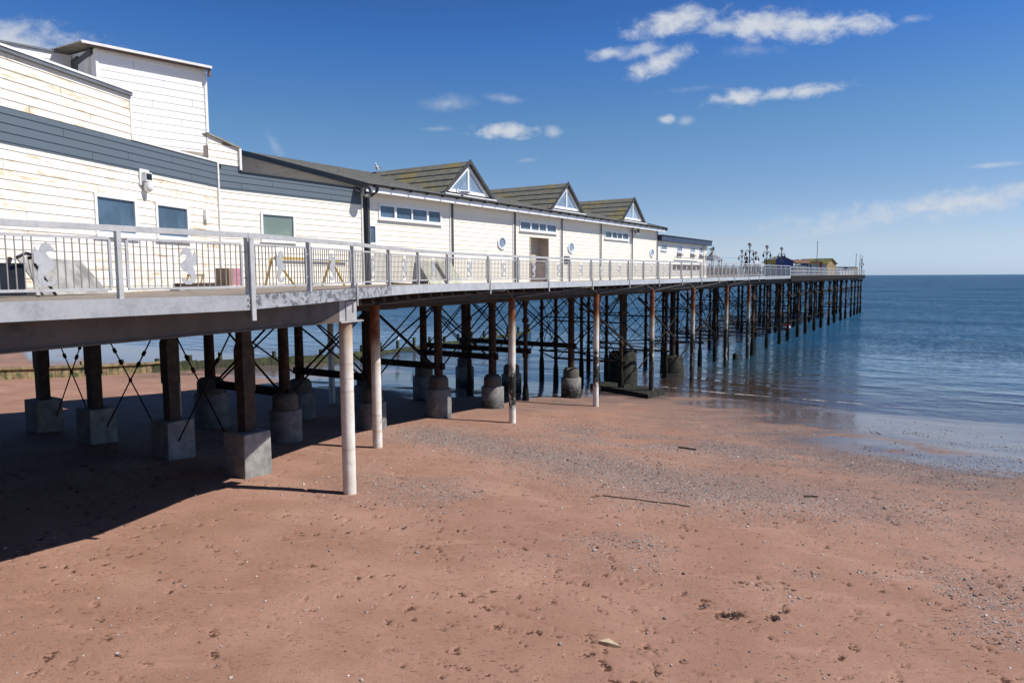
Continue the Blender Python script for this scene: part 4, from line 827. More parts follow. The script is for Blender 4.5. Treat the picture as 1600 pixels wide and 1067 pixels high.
def speaker(fr,x,y,z,r,label):
    s=thing('loudspeaker',fr,x,y,z,label,'loudspeaker','horn loudspeakers on the pier buildings'); m=MB(); n=18; vs=[]
    for rr,yy in ((r,-.26),(r*1.05,-.24),(r*.95,-.18),(r*.45,-.06),(r*.35,.0)):
        for i in range(n): t=2*math.pi*i/n; vs.append((x+rr*math.cos(t),y+yy-.05,z+rr*math.sin(t)))
    m.add(vs,[(j*n+i,j*n+(i+1)%n,(j+1)*n+(i+1)%n,(j+1)*n+i) for j in range(4) for i in range(n)],True); part('horn',m,m_galv,s,fr)
    m=MB(); vs=[]
    for rr,yy in ((r*.93,-.255),(r*.5,-.12),(r*.2,-.11),(r*.16,-.22),(.005,-.23)):
        for i in range(n): t=2*math.pi*i/n; vs.append((x+rr*math.cos(t),y+yy-.05,z+rr*math.sin(t)))
    m.add(vs,[(j*n+i,j*n+(i+1)%n,(j+1)*n+(i+1)%n,(j+1)*n+i) for j in range(4) for i in range(n)],True); part('grille',m,m_lamp,s,fr)
    m=MB(); m.beam((x-r,y-.1,z),(x-r,y+.12,z+.1),.03,.03); m.beam((x+r,y-.1,z),(x+r*.8,y+.12,z+.1),.03,.03); part('bracket',m,m_galv,s,fr)
speaker(PIER,-5.95,2.55,10.24,.20,'horn loudspeaker by the downpipe at the landward corner of the pavilion'); speaker(PIER,18.6,2.62,10.05,.22,'horn loudspeaker on a dark strip near the far end of the pavilion'); speaker(PIER,34.1,2.5,9.35,.24,'horn loudspeaker at the end corner of the navy banded building')
# --- things left on the walkway
zw=zdeck(-14)-.03
m=MB(); m.hexa([(-7.55,-1.15,zw),(-5.7,-1.0,zw),(-5.7,-.97,zw),(-7.55,-1.12,zw)],[(-7.6,-.62,zw+.74),(-5.9,-.52,zw+.70),(-5.9,-.49,zw+.70),(-7.6,-.59,zw+.74)]); single('grey_sheet',m,m_ply,SIDE,-6.6,-.9,zw,'grey stained sheet leaning behind the first railing panels','board')
m=MB(); m.beam((-8.15,-1.6,zw),(-7.9,-1.2,zw+.75),.06,.05); m.beam((-7.65,-1.5,zw),(-7.9,-1.2,zw+.75),.06,.05); m.beam((-8.45,-1.,zw),(-8.0,-.9,zw+.7),.06,.05); m.prism([(-8.75,-1.3,zw+.02),(-8.1,-1.3,zw+.02),(-7.9,-1.1,zw+.6),(-8.55,-1.1,zw+.6)],(0,.05,0)); m.path([(-8.25,-1.3,zw+.7),(-8.05,-1.3,zw+.78),(-7.85,-1.3,zw+.74)],.03)
single('folded_trestle',m,m_black,SIDE,-8.0,-1.3,zw,'dark folded trestle beside the leaning grey sheet','trestle')
for k,(x0,x1,y,z,w,mm) in enumerate(((-3.4,-1.2,-.95,0,.2,m_ply),(-3.2,-1.3,-.72,.0,.16,m_wood),(-3.3,-1.1,-.9,.095,.18,m_timber))):
    m=MB(); m.box(x0,x1,y-w/2,y+w/2,zw+z,zw+z+.09); single('timber_plank',m,mm,SIDE,(x0+x1)/2,y,zw,('grey plank lying under another on the walkway behind the second seahorse','pale wooden plank lying flat beside the grey planks','upper grey plank on the small heap behind the second seahorse')[k],'plank','planks left on the walkway')
m=MB(); m.box(-2.3,-1.6,-.55,-.5,zw+.36,zw+.42)
for x in (-2.28,-1.65): m.beam((x-.08,-.45,zw),(x,-.52,zw+.36),.04,.04)
single('wooden_stool',m,m_wood,SIDE,-1.9,-.5,zw,'low pale wooden stool against the wall behind the second seahorse','stool')
cr=thing('display_crate',SIDE,-.9,-.9,zw,'square crate with pink printed side standing on the walkway','crate')
part('box',MB().box(-1.4,-1.2,-1.15,-.75,zw+.1,zw+.58),m_card,cr,SIDE); part('printed_side',MB().box(-1.197,-.78,-1.15,-.75,zw+.1,zw+.58),m_pink,cr,SIDE); part('base_board',MB().box(-1.45,-.55,-1.2,-.7,zw,zw+.07),m_wood,cr,SIDE)
m=MB(); m.beam((-10.5,1.75,zw+.92),(-9.2,1.8,zw+.9),.05,.07); m.beam((-10.5,1.75,zw+.92),(-10.15,1.2,zw),.05,.06); m.beam((-10.5,1.85,zw+.92),(-10.45,2.3,zw),.05,.06); single('yellow_trestle',m,m_yellow,PIER,-10.2,1.8,zw,'yellow trestle with a long top bar behind the third railing panel','trestle','yellow trestles on the walkway')
m=MB(); m.beam((-8.2,1.75,zw+.86),(-8.05,1.3,zw),.05,.06); m.beam((-8.2,1.8,zw+.86),(-8.25,2.2,zw),.05,.06); m.box(-8.25,-7.9,1.74,1.8,zw+.8,zw+.87); single('yellow_trestle',m,m_yellow,PIER,-8.15,1.8,zw,'upright yellow trestle behind the seahorse of the fourth railing panel','trestle','yellow trestles on the walkway')
m=MB(); m.tube((-9.4,2.66,zw+.93),(-6.6,2.66,zw+.9),.035,n=8); single('wall_pipe',m,m_rail,PIER,-8,2.66,zw+.9,'grey pipe fixed low along the link wall under its window','pipe')
m=MB(); m.beam((-5.0,2.2,zw+.05),(-3.3,1.9,zw+.03),.16,.05); m.beam((-4.9,2.4,zw+.1),(-3.5,2.3,zw+.03),.1,.05); single('loose_boards',m,m_timber,PIER,-4.2,2.2,zw,'dark loose boards on the walkway at the corner of the pavilion','boards')
for k,x in enumerate((-2.9,-1.7)):
    m=MB(); m.hexa([(x,1.9,zw),(x+1.0,1.95,zw),(x+1.,2.0,zw),(x,1.95,zw)],[(x+.02,2.62,zw+.98),(x+1.0,2.64,zw+.95),(x+1.,2.69,zw+.95),(x+.02,2.67,zw+.98)]); single('leaning_panel',m,simple('pale_panel%d'%k,(.45,.45,.36),.7,0,.3,5),PIER,x+.5,2.2,zw,('pale green panel leaning on the pavilion wall, the one nearer the corner','pale green panel leaning on the pavilion wall, nearer the first long dark strip')[k],'panel','panels leaning on the pavilion')
m=MB(); m.box(9.45,10.05,2.70,2.745,7.9,8.3)
for i in range(3): m.box(9.5+i*.19,9.6+i*.19,2.685,2.70,7.95,8.25)
single('wall_vent',m,m_post_dark,PIER,9.75,2.7,7.9,'dark slatted vent low on the pavilion wall past the doorway','vent')
# ------------------------------------------------------------------ lamps
def make_lamp(a,q,label):
    z=zdeck(a); s=thing('lamp_post',PIER,a,q,z,label,'lamp post','ornate triple lamp posts along the pier'); m=MB()
    m.lathe(a,q,[(.13,z),(.12,z+.25),(.06,z+.35),(.05,z+1.5),(.07,z+1.55),(.04,z+1.6),(.035,z+2.45),(.07,z+2.5),(.03,z+2.55)],10); part('pole',m,m_lamp,s,PIER)
    for sg in (-1,1):
        m=MB(); pts=[(a+sg*.3*(1-math.cos(t))*.9*.6,q-sg*.3*(1-math.cos(t))*.5,z+1.75+.55*math.sin(t)) for t in np.linspace(0,2.4,8)]; m.path(pts,.03,6)
        e=pts[-1]; arm=part('arm',m,m_lamp,s,PIER); m=MB(); m.lathe(e[0],e[1],[(.02,e[2]-.36),(.07,e[2]-.30),(.10,e[2]-.12),(.05,e[2]-.02),(.02,e[2]+.02)],10); part('lantern',m,m_lamp,arm,PIER)
        m=MB(); pts=[(a+sg*.22*math.sin(t)*.7,q-sg*.22*math.sin(t)*.6,z+1.25+.35*t/2) for t in np.linspace(0,2.6,6)]; m.path(pts,.022,6); part('scroll',m,m_lamp,s,PIER)
    m=MB(); m.lathe(a,q,[(.05,z+2.55),(.13,z+2.68),(.15,z+2.78)],10); g=part('top_lantern',m,m_lampglass,s,PIER); m=MB(); m.lathe(a,q,[(.19,z+2.785),(.17,z+2.84),(.05,z+2.93)],10); part('cap',m,m_lamp,g,PIER); return s
l0=make_lamp(39.1,.55,'tallest ornate lamp post, by the railing between the two people')
def put(o,a,q,label):
    c=dup(o); p=PIER.pt(a,q,zdeck(a)); c.location=p; c['label']=label; return c
for a,q,lb in ((45.7,.65,'ornate lamp post in front of the ochre archway'),(52.3,.75,'ornate lamp post in front of the dark blue hut gable'),(57.2,6.1,'ornate lamp post on the far edge of the pier, left of the person in black'),(63.7,6.2,'ornate lamp post on the far edge of the pier, behind the person in white'),(97.,12.,'distant ornate lamp post rising behind the brown awning'),(112.,11.,'distant ornate lamp post above the roof of the mossy hut'),(118.,8.5,'distant ornate lamp post right of the mossy hut gable'),(124.,1.9,'last ornate lamp post at the seaward tip of the pier')): put(l0,a,q,lb)
for k,(a,q,h,lb) in enumerate(((118.6,2.2,3.7,'slim pole on the pier head, first right of the low kiosk'),(121.5,1.9,3.6,'slim pole on the pier head, between two other slim poles'),(123.6,1.8,3.5,'slim pole on the pier head, next to the last lamp post'),(96.4,5.,5.2,'tall thin flagpole in front of the mossy hut'))):
    z=zdeck(a); t=thing('slim_pole',PIER,a,q,z,lb,'pole','slim poles on the pier head'); m=MB(); m.lathe(a,q,[(.07,z),(.05,z+.5),(.04,z+h)],8); part('shaft',m,m_lamp,t,PIER); m=MB(); m.box(a-.22,a+.22,q-.05,q+.05,z+h,z+h+.07); part('head',m,m_lamp,t,PIER)
m=MB(); m.path([(34.3,3.,9.1),(44,4.2,8.85),(57.2,6.1,9.2)],.012,5); single('cable',m,m_rope,PIER,34.3,3,9.1,'thin cable from the navy banded building to a lamp post','cable')
# ------------------------------------------------------------------ pier head buildings
def hut(name,a,q,rot,w,l,he,ha,mw,ms,mr,label,mg=None):
    fr=PIER.at(a,q,rot); z=zdeck(a); t=thing(name,fr,0,0,z,label,'hut')     # gable faces -y
    m=MB(); m.prism([(-w/2,0,z),(w/2,0,z),(w/2,0,z+he),(0,0,z+ha),(-w/2,0,z+he)],(0,.08,0)); part('gable_wall',m,mw,t,fr)
    m=MB(); m.box(-w/2,-w/2+.08,.081,l,z,z+he); m.box(w/2-.08,w/2,.081,l,z,z+he); m.box(-w/2+.081,w/2-.081,l-.08,l,z,z+he); part('side_wall',m,ms,t,fr)
    m=MB(); s=(ha-he)/(w/2)
    for k in (-1,1): m.prism([(0,-.2,z+ha+.03),(k*(w/2+.25),-.2,z+he-.25*s+.03),(k*(w/2+.25),-.2,z+he-.25*s+.1),(0,-.2,z+ha+.11)],(0,l+.4,0))
    part('roof',m,mr,t,fr)
    m=MB()
    for k in range(int(w/.3)+1): m.box(-w/2+k*.3-.01,-w/2+k*.3+.01,-.012,.0,z+.02,z+he-.05)
    part('cover_strips',m,mg or mw,t,fr); return t
hut('blue_hut',68.5,4.2,R(-62),2.7,3.4,1.72,2.35,m_blue,m_paleblue,m_corr,'dark blue gabled hut with a pale side wall behind the landing railing')
hut('small_blue_hut',85,4.6,R(-70),1.9,2.4,1.35,1.75,m_blue2,m_paleblue,m_paleblue,'small bright blue hut under the end of the brown awning')
hut('mossy_hut',107.5,4.6,R(-24),2.6,5.6,1.95,2.75,m_tan,m_paleblue,m_mossroof,'tan gabled hut with a mossy green roof near the end of the pier')
z=zdeck(73); aw=thing('awning_stall',PIER,76,6,z,'stall under a sloping brown awning between the two blue huts','stall')
fr=PIER.at(80.5,5.4,R(-70)); m=MB(); m.hexa([(-2.6,0,z+1.75),(2.4,0,z+1.55),(2.4,2.2,z+2.1),(-2.6,2.2,z+2.2)],[(-2.6,0,z+1.86),(2.4,0,z+1.66),(2.4,2.2,z+2.2),(-2.6,2.2,z+2.3)]); part('awning',m,m_awning,aw,fr)
for x in (-2.2,-1.1,0,1.1,2.2): part('support',MB().box(x-.07,x+.07,.2,.34,z,z+1.62),m_paleblue,aw,fr)
part('counter',MB().box(-2.3,2.2,1.9,2.1,z,z+1.4),m_paleblue,aw,fr)
ar=thing('ochre_archway',PIER.at(61.,3.9,R(-65)),0,0,zdeck(57),'ochre painted archway with small finials by the landing railing','archway'); fr=PIER.at(61.,3.9,R(-65)); z=zdeck(57)
m=MB(); n=10; P_=[(-.65,z),(-.65,z+1.85),(.65,z+1.85),(.65,z),(.28,z),(.28,z+1.1)]+[(.28*math.cos(t),z+1.15+.28*math.sin(t)) for t in np.linspace(.3,2.84,6)]+[(-.28,z+1.1),(-.28,z)]
m.prism([(x,0,zz) for x,zz in P_],(0,.25,0)); part('arch',m,m_olive,ar,fr)
for x in (-.55,0,.55): m=MB(); m.lathe(x,.12,[(.08,z+1.85),(.03,z+1.95),(.07,z+2.05),(.01,z+2.12)],8); part('finial',m,m_post_dark,ar,fr)
rg=thing('red_gateway',PIER.at(97,5.2,R(-60)),0,0,zdeck(90),'dark red gateway frame beside the mossy hut','gateway'); fr=PIER.at(97,5.2,R(-60)); z=zdeck(90)
part('post',MB().box(.6,.95,0,.3,z,z+1.95),m_red,rg,fr); part('post',MB().box(-2.,-1.75,0,.3,z,z+1.9),m_red,rg,fr); m=MB(); m.box(-2.1,1.05,-.05,.35,z+1.9,z+2.1); part('lintel',m,m_red,rg,fr)
lk=thing('low_kiosk',PIER.at(116,3.4,R(-45)),0,0,zdeck(112),'low white kiosk with a dark opening and flat roof at the end of the pier','kiosk'); fr=PIER.at(116,3.4,R(-45)); z=zdeck(112)
m=MB(); m.box(-1.5,-.55,0,1.5,z,z+1.35); m.box(.25,1.5,0,1.5,z,z+1.35); m.box(-.55,.25,0,.1,z,z+.75); part('wall',m,m_white_pl,lk,fr); part('opening',MB().box(-.55,.25,.15,.25,z+.75,z+1.35),m_blue,lk,fr); part('roof',MB().box(-1.65,1.7,-.15,1.65,z+1.354,z+1.45),m_post_dark,lk,fr)
part('side_box',MB().box(1.52,2.4,.1,1.4,z,z+1.4),m_tan,lk,fr)
cn=MB(); z=zdeck(109); cn.lathe(114.,5.4,[(.45,z),(.42,z+1.2),(.28,z+1.55),(.02,z+2.2)],10); single('white_cone',cn,m_white_pl,PIER,114,5.4,z,'pointed white cone beside the mossy hut gable','cone')
sh=thing('small_shelter',PIER,43.5,5.2,zdeck(43),'small grey shelter with a pointed roof, past the navy banded building','shelter'); z=zdeck(43)
m=MB(); m.lathe(43.5,5.2,[(1.02,z+1.55),(.95,z+1.62),(.35,z+2.0),(.04,z+2.45)],8,1); part('roof',m,m_grey_trim,sh,PIER)
for k in range(8):
    t=2*math.pi*(k+.5)/8; x,y=43.5+.85*math.cos(t),5.2+.85*math.sin(t); m=MB(); m.lathe(x,y,[(.045,z),(.045,z+1.56)],8); part('post',m,m_grey_trim,sh,PIER)
# far-side boarded wind screen seen through the railings
m=MB()
for a in np.arange(36,60,2.): m.box(a,a+1.97,7.0+.012*(a-36),7.08+.012*(a-36),zdeck(a)-.03,zdeck(a)+.86)
single('wind_screen',m,m_brown,PIER,48,7,zdeck(48),'low brown boarded screen along the far side of the walkway','screen')
# dark planters / stacked chairs by the landing
cs=MB(); z=zdeck(48)
for k in range(9):
    x=44.6+k*.62; y=1.6+.35*(k%3); cs.box(x,x+.42,y,y+.42,z+.42,z+.46); cs.box(x,x+.42,y+.38,y+.42,z+.46,z+.92)
    for dx in (0.02,.38):
        for dy in (.02,.38): cs.beam((x+dx,y+dy,z),(x+dx,y+dy,z+.42),.03,.03)
    o_=MB(); o_.v=cs.v; o_.f=cs.f; o_.sm=cs.sm; cs=MB()
    single('cafe_chair',o_,m_black,PIER,x,y,z,'dark cafe chair in the row behind the grey landing railing','chair','dark cafe chairs behind the landing railing')
# ------------------------------------------------------------------ people
def skin_body(name,fr,verts,edges,mat,parent,levels=2):
    M=MATW[parent].inverted(); me=bpy.data.meshes.new(name); me.from_pydata([tuple(M@fr.pt(*v[:3])) for v in verts],edges,[])
    o=bpy.data.objects.new(name,me); COL.objects.link(o); o.parent=parent
    sk=o.modifiers.new('skin','SKIN'); sv=me.skin_vertices[0].data
    for i,v in enumerate(verts): sv[i].radius=(v[3],v[3]); sv[i].use_root=(i==0)
    ss=o.modifiers.new('sub','SUBSURF'); ss.levels=levels; ss.render_levels=levels; me.materials.append(mat); return o
def person(a,q,z,face,label,top,lean,hand_to):
    fr=PIER.at(a,q,face); p=thing('person',fr,0,0,z,label,'person','people on the pier')     # faces -y
    L=lean
    V=[(0,0,.92,.15),(0,-.02-L*.3,1.12,.13),(0,-.03-L*.8,1.32,.15),(0,-.02-L,1.45,.07),(0,-.03-L*1.1,1.54,.06),(0,-.05-L*1.2,1.64,.095),(0,-.06-L*1.2,1.71,.07),
       (.18,-L*.85,1.39,.065),(.24,-.12-L*.9,1.14,.05),(.2,-.34-L,1.02,.04),(.18,-.42-L,1.02,.032),(-.18,-L*.85,1.39,.065),(-.24,-.12-L*.9,1.14,.05),(-.2,-.34-L,1.02,.04),(-.18,-.42-L,1.02,.032),
       (.1,.0,.82,.1),(.11,-.02,.48,.07),(.11,.03,.09,.045),(.12,-.12,.04,.04),(-.1,.0,.82,.1),(-.11,-.03,.48,.07),(-.11,.02,.09,.045),(-.12,-.13,.04,.04)]
    Ed=[(0,1),(1,2),(2,3),(3,4),(4,5),(5,6),(2,7),(7,8),(8,9),(9,10),(2,11),(11,12),(12,13),(13,14),(0,15),(15,16),(16,17),(17,18),(0,19),(19,20),(20,21),(21,22)]
    for h,sx in ((10,1),(14,-1)):          # fingers
        bx,by,bz,_=V[h]
        for k,off in enumerate((-.03,-.01,.01,.03)):
            V.append((bx+off,by-.05-.01*(k in(1,2)),bz-.005,.009)); V.append((bx+off,by-.075-.012*(k in(1,2)),bz-.03,.008)); n=len(V); Ed+= [(h,n-2),(n-2,n-1)]
        V.append((bx-sx*.045,by-.01,bz-.01,.01)); Ed.append((h,len(V)-1))
    V=[(x,y,zz+z,r) for x,y,zz,r in V]; b=skin_body('body',fr,V,Ed,m_skin,p)
    J=[(0,.0,.90,.17),(0,-.02-L*.3,1.12,.17),(0,-.03-L*.8,1.34,.185),(0,-.02-L,1.45,.09),(.2,-L*.85,1.40,.085),(.255,-.12-L*.9,1.14,.07),(.21,-.31-L,1.03,.055),(-.2,-L*.85,1.40,.085),(-.255,-.12-L*.9,1.14,.07),(-.21,-.31-L,1.03,.055)]
    skin_body('jacket',fr,[(x,y,zz+z,r) for x,y,zz,r in J],[(0,1),(1,2),(2,3),(2,4),(4,5),(5,6),(2,7),(7,8),(8,9)],top,p)
    T=[(0,0,.92,.165),(.1,0,.82,.115),(.11,-.02,.48,.085),(.11,.03,.1,.065),(-.1,0,.82,.115),(-.11,-.03,.48,.085),(-.11,.02,.1,.065)]
    skin_body('trousers',fr,[(x,y,zz+z,r) for x,y,zz,r in T],[(0,1),(1,2),(2,3),(0,4),(4,5),(5,6)],m_jean,p)
    H=[(0,.0-L*1.2,1.665,.10),(0,.03-L*1.2,1.6,.08),(0,-.05-L*1.2,1.745,.075)]; skin_body('hair',fr,[(x,y,zz+z,r) for x,y,zz,r in H],[(0,1),(0,2)],m_hair,p); return p
person(39.6,1.05,zdeck(38.6)-.03,R(15),'person in dark clothes leaning on the railing left of the tallest lamp post',m_cloth_d,.10,0)
person(43.2,1.1,zdeck(43)-.03,R(-20),'person in a white top at the railing right of the tallest lamp post',m_cloth_w,.06,0)
# ------------------------------------------------------------------ gulls, buoy
def gull(fr,x,y,z,label,rot=0):
    z-=.01; f=fr.at(x,y,rot); g=thing('gull',f,0,0,z,label,'gull','gulls perched about the pier')
    V=[(0,0,.15,.075),(.10,0,.17,.08),(.19,0,.22,.05),(.22,0,.29,.04),(.25,0,.33,.045),(.31,0,.325,.014),(-.13,0,.15,.05),(-.27,0,.15,.018),(.02,.035,.08,.014),(.02,.035,.01,.01),(.02,-.035,.08,.014),(.02,-.035,.01,.01)]
    skin_body('body',f,[(a,b,c+z,r) for a,b,c,r in V],[(0,1),(1,2),(2,3),(3,4),(4,5),(0,6),(6,7),(0,8),(8,9),(0,10),(10,11)],m_gull,g)
    m=MB()
    for s in (-1,1): m.hexa([(.14,s*.085,z+.16),(-.30,s*.03,z+.15),(-.28,s*.06,z+.19),(.1,s*.1,z+.22)],[(.14,s*.095,z+.165),(-.30,s*.04,z+.155),(-.28,s*.07,z+.195),(.1,s*.11,z+.225)])
    part('wings',m,m_gullg,g,f)
gull(PIER,.55,2.85,zroof(2.85)+.03,'white gull standing in front of the nearest dormer window',R(120)); gull(PIER,1.3,8.6,12.36,'white gull on the ridge of the nearest dormer, far end',R(200)); gull(PIER,27.5,31.14,1.0,'white gull perched on a groyne post seen under the pier',R(40))
by=thing('marker_buoy',PIER,72,4.2,0,'red and white ball buoy floating among the pier legs','buoy'); m=MB(); m.lathe(72,4.2,[(.05,.0),(.38,.15),(.5,.5),(.38,.85),(.1,1.0)],14); part('float',m,m_red,by,PIER); m=MB(); m.lathe(72,4.2,[(.515,.42),(.515,.60)],14); part('band',m,m_white_pl,by,PIER)
# ------------------------------------------------------------------ bits on the sand
def gzw(x,y): return float(ground_z(np.array([x]),np.array([y]))[0])
x,y=PIER.pt(-16.05,-12.0)[:2]; z=gzw(x,y); m=MB(); m.hexa([(x-.14,y+.03,z-.02),(x+.0,y-.06,z-.02),(x+.17,y-.09,z-.02),(x+.02,y+.10,z-.02)],[(x-.13,y+.03,z+.035),(x+.0,y-.05,z+.05),(x+.16,y-.085,z+.02),(x+.02,y+.09,z+.045)]); single('flat_stone',m,m_sandstone,WORLD,x,y,z,'pale flat slab of stone lying alone on the foreground sand','stone')
for k,(x0,y0,x1,y1,r,lb) in enumerate(((*PIER.pt(-.2,-7.3)[:2],*PIER.pt(-.25,-8.0)[:2],.03,'short dark stick on the sand below the wet edge'),(*PIER.pt(-8.78,-8.4)[:2],*PIER.pt(-8.31,-10.5)[:2],.014,'long thin dark twig lying on the middle of the beach'),(*PIER.pt(-5.1,-12.5)[:2],*PIER.pt(-4.95,-12.8)[:2],.025,'curled dark stick on the pebble band'))):
    pts=[(x0+(x1-x0)*t+random.uniform(-.03,.03),y0+(y1-y0)*t+random.uniform(-.04,.04),gzw(x0+(x1-x0)*t,y0+(y1-y0)*t)+r) for t in np.linspace(0,1,6)]; m=MB(); m.path(pts,r,6); single('driftwood_stick',m,m_twig,WORLD,x0,y0,pts[0][2],lb,'stick','sticks on the beach')
for k,(x,y,rx,n,lb) in enumerate(((*PIER.pt(-14.03,-13.16)[:2],.13,60,'largest dark clump of seaweed on the foreground sand'),(*PIER.pt(-13.75,-13.72)[:2],.09,30,'small dark clump of seaweed right of the largest one'))):
    m=MB()
    for i in range(n):
        px,py=x+RNG.normal(0,rx*.5),y+RNG.normal(0,rx*.32); a_=RNG.uniform(0,6.3); l=RNG.uniform(.02,.06); zz=gzw(px,py)-.02
        m.tube((px,py,zz),(px+l*math.cos(a_),py+l*math.sin(a_),zz+RNG.uniform(.01,.035)),.006,n=5)
    single('seaweed_clump',m,m_seaweed,WORLD,x,y,gzw(x,y),lb,'seaweed','seaweed clumps on the sand')
# ------------------------------------------------------------------ camera, light, sky
cam=bpy.data.cameras.new('camera'); co=bpy.data.objects.new('camera',cam); COL.objects.link(co); S.camera=co
PITCH,ROLL=R(5.21),R(-.30)
cam.sensor_width=36; cam.lens=36*1110/1600; cam.clip_start=.1; cam.clip_end=40000
MW=Matrix.Translation((0,0,CAMZ))@Matrix.Rotation(math.pi/2-PITCH,4,'X')@Matrix.Rotation(ROLL,4,'Z'); co.matrix_world=MW
SUN=Vector((.618,-.080,.782)).normalized()
sl=bpy.data.lights.new('sun','SUN'); so=bpy.data.objects.new('sun',sl); COL.objects.link(so); sl.energy=4.9; sl.angle=R(.53); sl.color=(1,.955,.89)
so.rotation_euler=SUN.to_track_quat('Z','Y').to_euler()
W=bpy.data.worlds.new('World'); S.world=W; W.use_nodes=True; nt=W.node_tree; N=nt.nodes; Lk=nt.links
bg=N['Background']; sky=N.new('ShaderNodeTexSky'); sky.sky_type='NISHITA'; sky.sun_disc=False; sky.sun_elevation=math.asin(SUN.z); sky.sun_rotation=math.atan2(SUN.x,SUN.y)
sky.altitude=0; sky.air_density=1.0; sky.dust_density=.35; sky.ozone_density=2.2

def mth(op,a,b=None,c=None):
    k=N.new('ShaderNodeMath'); k.operation=op
    for i,v in enumerate((a,b,c)):
        if v is None: continue
        if isinstance(v,(int,float)): k.inputs[i].default_value=v
        else: Lk.new(v,k.inputs[i])
    return k.outputs[0]
tc=N.new('ShaderNodeTexCoord'); sx=N.new('ShaderNodeSeparateXYZ'); Lk.new(tc.outputs['Generated'],sx.inputs[0])
yy=mth('MAXIMUM',sx.outputs[1],.02); U=mth('DIVIDE',sx.outputs[0],yy); Vv=mth('DIVIDE',sx.outputs[2],yy)
el=N.new('ShaderNodeMapRange'); Lk.new(sx.outputs[2],el.inputs[0]); el.inputs[1].default_value=0; el.inputs[2].default_value=.5
cr_=N.new('ShaderNodeValToRGB'); Lk.new(el.outputs[0],cr_.inputs[0]); E_=cr_.color_ramp.elements
STOPS=[(0.,(.80,1.08,1.86)),(.09,(.85,.95,1.33)),(.21,(.69,.82,1.09)),(.39,(.55,.80,1.03)),(.6,(.32,.66,1.15)),(.9,(.19,.40,.75))]
for i,(ps,c_) in enumerate(STOPS):
    e_=E_[i] if i<2 else E_.new(ps)
    e_.position=ps; e_.color=(*[k*.4 for k in c_],1)
gn=N.new('ShaderNodeVectorMath'); gn.operation='SCALE'; Lk.new(cr_.outputs[0],gn.inputs[0]); gn.inputs['Scale'].default_value=2.5
hs=N.new('ShaderNodeVectorMath'); hs.operation='MULTIPLY'; Lk.new(sky.outputs[0],hs.inputs[0]); Lk.new(gn.outputs[0],hs.inputs[1])
cb=N.new('ShaderNodeCombineXYZ'); Lk.new(U,cb.inputs[0]); Lk.new(mth('MULTIPLY',Vv,1.5),cb.inputs[1])
def nz(scale,det,rough,dist=0):
    k=N.new('ShaderNodeTexNoise'); Lk.new(cb.outputs[0],k.inputs['Vector']); k.inputs['Scale'].default_value=scale; k.inputs['Detail'].default_value=det; k.inputs['Roughness'].default_value=rough; k.inputs['Distortion'].default_value=dist; return k.outputs['Fac']
n1=nz(30,8,.66,.3); n2=nz(9,5,.6,.5); n3=nz(60,5,.6)
nn=mth('ADD',mth('MULTIPLY',mth('SUBTRACT',n1,.5),2.1),mth('MULTIPLY',mth('SUBTRACT',n2,.5),1.3))
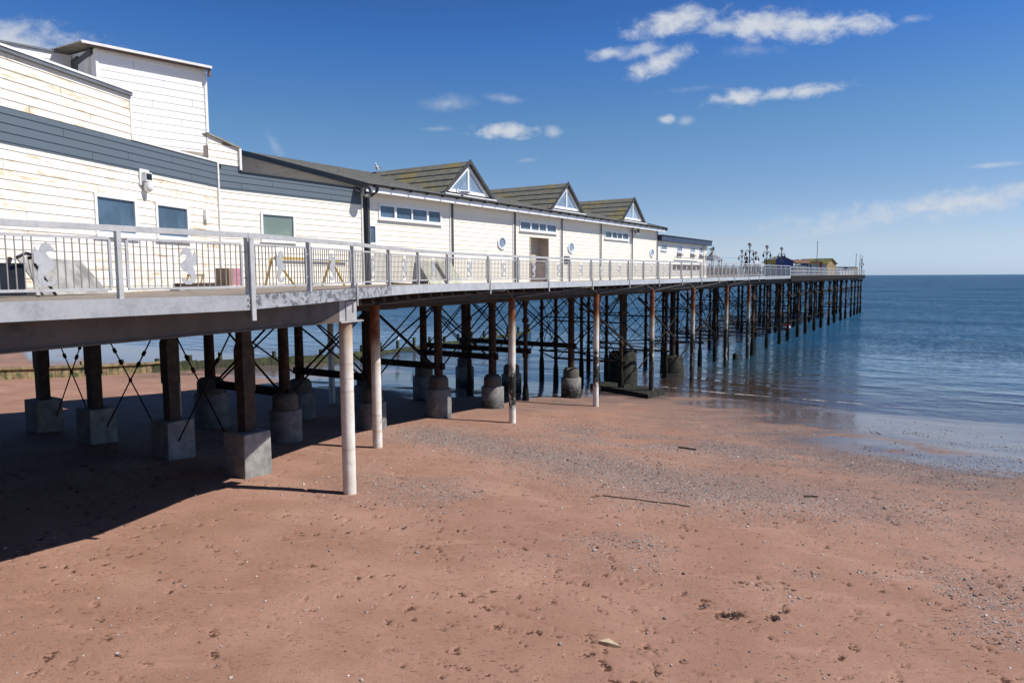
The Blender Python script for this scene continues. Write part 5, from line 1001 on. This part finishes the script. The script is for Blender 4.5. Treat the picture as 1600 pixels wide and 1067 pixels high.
# clouds in the direction (U to the right, V up, tangents of the bearing): centre, half sizes, tilt, density, softness
CL=[(.224,.343,.082,.026,.17,1.0,.85),(.135,.302,.046,.013,.1,.85,.9),(.205,.290,.058,.024,.40,1.0,.85),(.180,.305,.05,.014,.2,.7,.9),(.338,.337,.075,.028,.05,1.0,.85),(.290,.335,.05,.020,.1,.8,.9),(.413,.336,.085,.028,.0,1.0,.85),(.480,.338,.058,.024,.0,.95,.85),(.545,.345,.030,.009,.1,.45,1.),
    (.312,.243,.062,.018,.10,1.0,.8),(.365,.247,.05,.012,.12,.85,.9),(.420,.253,.075,.013,.13,.95,.85),(.215,.214,.014,.009,.1,.75,.9),(.240,.212,.014,.010,.1,.4,1.),(-.009,.1985,.055,.0155,.0,1.0,.75),(.058,.198,.016,.013,0,.6,1.),(-.085,.237,.055,.016,.05,.42,1.1),(-.008,.243,.040,.010,-.1,.42,1.1),(-.105,.203,.034,.006,0,.40,1.1),(.023,.160,.020,.006,.1,.38,1.1),(-.325,.180,.010,.036,.5,.30,1.1),
    (-.68,.322,.16,.046,-.10,.9,1.1),(.62,.098,.34,.030,.13,1.0,1.25),(.74,.122,.26,.016,.10,.8,1.2),(.50,.075,.22,.014,.14,.7,1.3),(.665,.150,.07,.006,.06,.5,1.1),(.45,.062,.20,.012,.15,.45,1.3),(.30,.030,.3,.012,.05,.25,1.3),(.33,.305,.05,.014,.0,.32,1.1),(.25,.255,.06,.008,.1,.22,1.1)]
tot=None
for (u,v,ru,rv,ang,den,soft) in CL:
    rv*=.86; soft*=1.2
    du,dv=mth('SUBTRACT',U,u),mth('SUBTRACT',Vv,v); c_,s_=math.cos(ang),math.sin(ang)
    a1=mth('MULTIPLY_ADD',du,c_/ru,mth('MULTIPLY',dv,s_/ru)); b1=mth('MULTIPLY_ADD',dv,c_/rv,mth('MULTIPLY',du,-s_/rv))
    d=mth('SQRT',mth('ADD',mth('MULTIPLY',a1,a1),mth('MULTIPLY',b1,b1)))
    e=mth('ADD',mth('SUBTRACT',1.0,d),mth('MULTIPLY',nn,.9 if den>.6 else .75))
    k=N.new('ShaderNodeMapRange'); k.interpolation_type='SMOOTHSTEP'; Lk.new(e,k.inputs[0]); k.inputs[1].default_value=.0; k.inputs[2].default_value=soft; k.inputs[4].default_value=den
    tot=k.outputs[0] if tot is None else mth('MAXIMUM',tot,k.outputs[0])
tot=mth('MULTIPLY',tot,mth('GREATER_THAN',sx.outputs[1],.03))
mx=N.new('ShaderNodeMix'); mx.data_type='RGBA'; Lk.new(mth('MULTIPLY',tot,.92),mx.inputs[0]); Lk.new(hs.outputs[0],mx.inputs[6])
CLB=N.new('ShaderNodeMix'); CLB.data_type='RGBA'; Lk.new(n3,CLB.inputs[0]); CLB.inputs[6].default_value=(5.6,6.1,6.9,1); CLB.inputs[7].default_value=(7.6,7.9,8.3,1); Lk.new(CLB.outputs[2],mx.inputs[7])
Lk.new(mx.outputs[2],bg.inputs['Color']); bg.inputs['Strength'].default_value=.08
S.view_settings.view_transform='Standard'; S.view_settings.look='None'; S.view_settings.exposure=.3; S.view_settings.gamma=1
S.cycles.max_bounces=6; S.cycles.transparent_max_bounces=8; S.cycles.diffuse_bounces=3
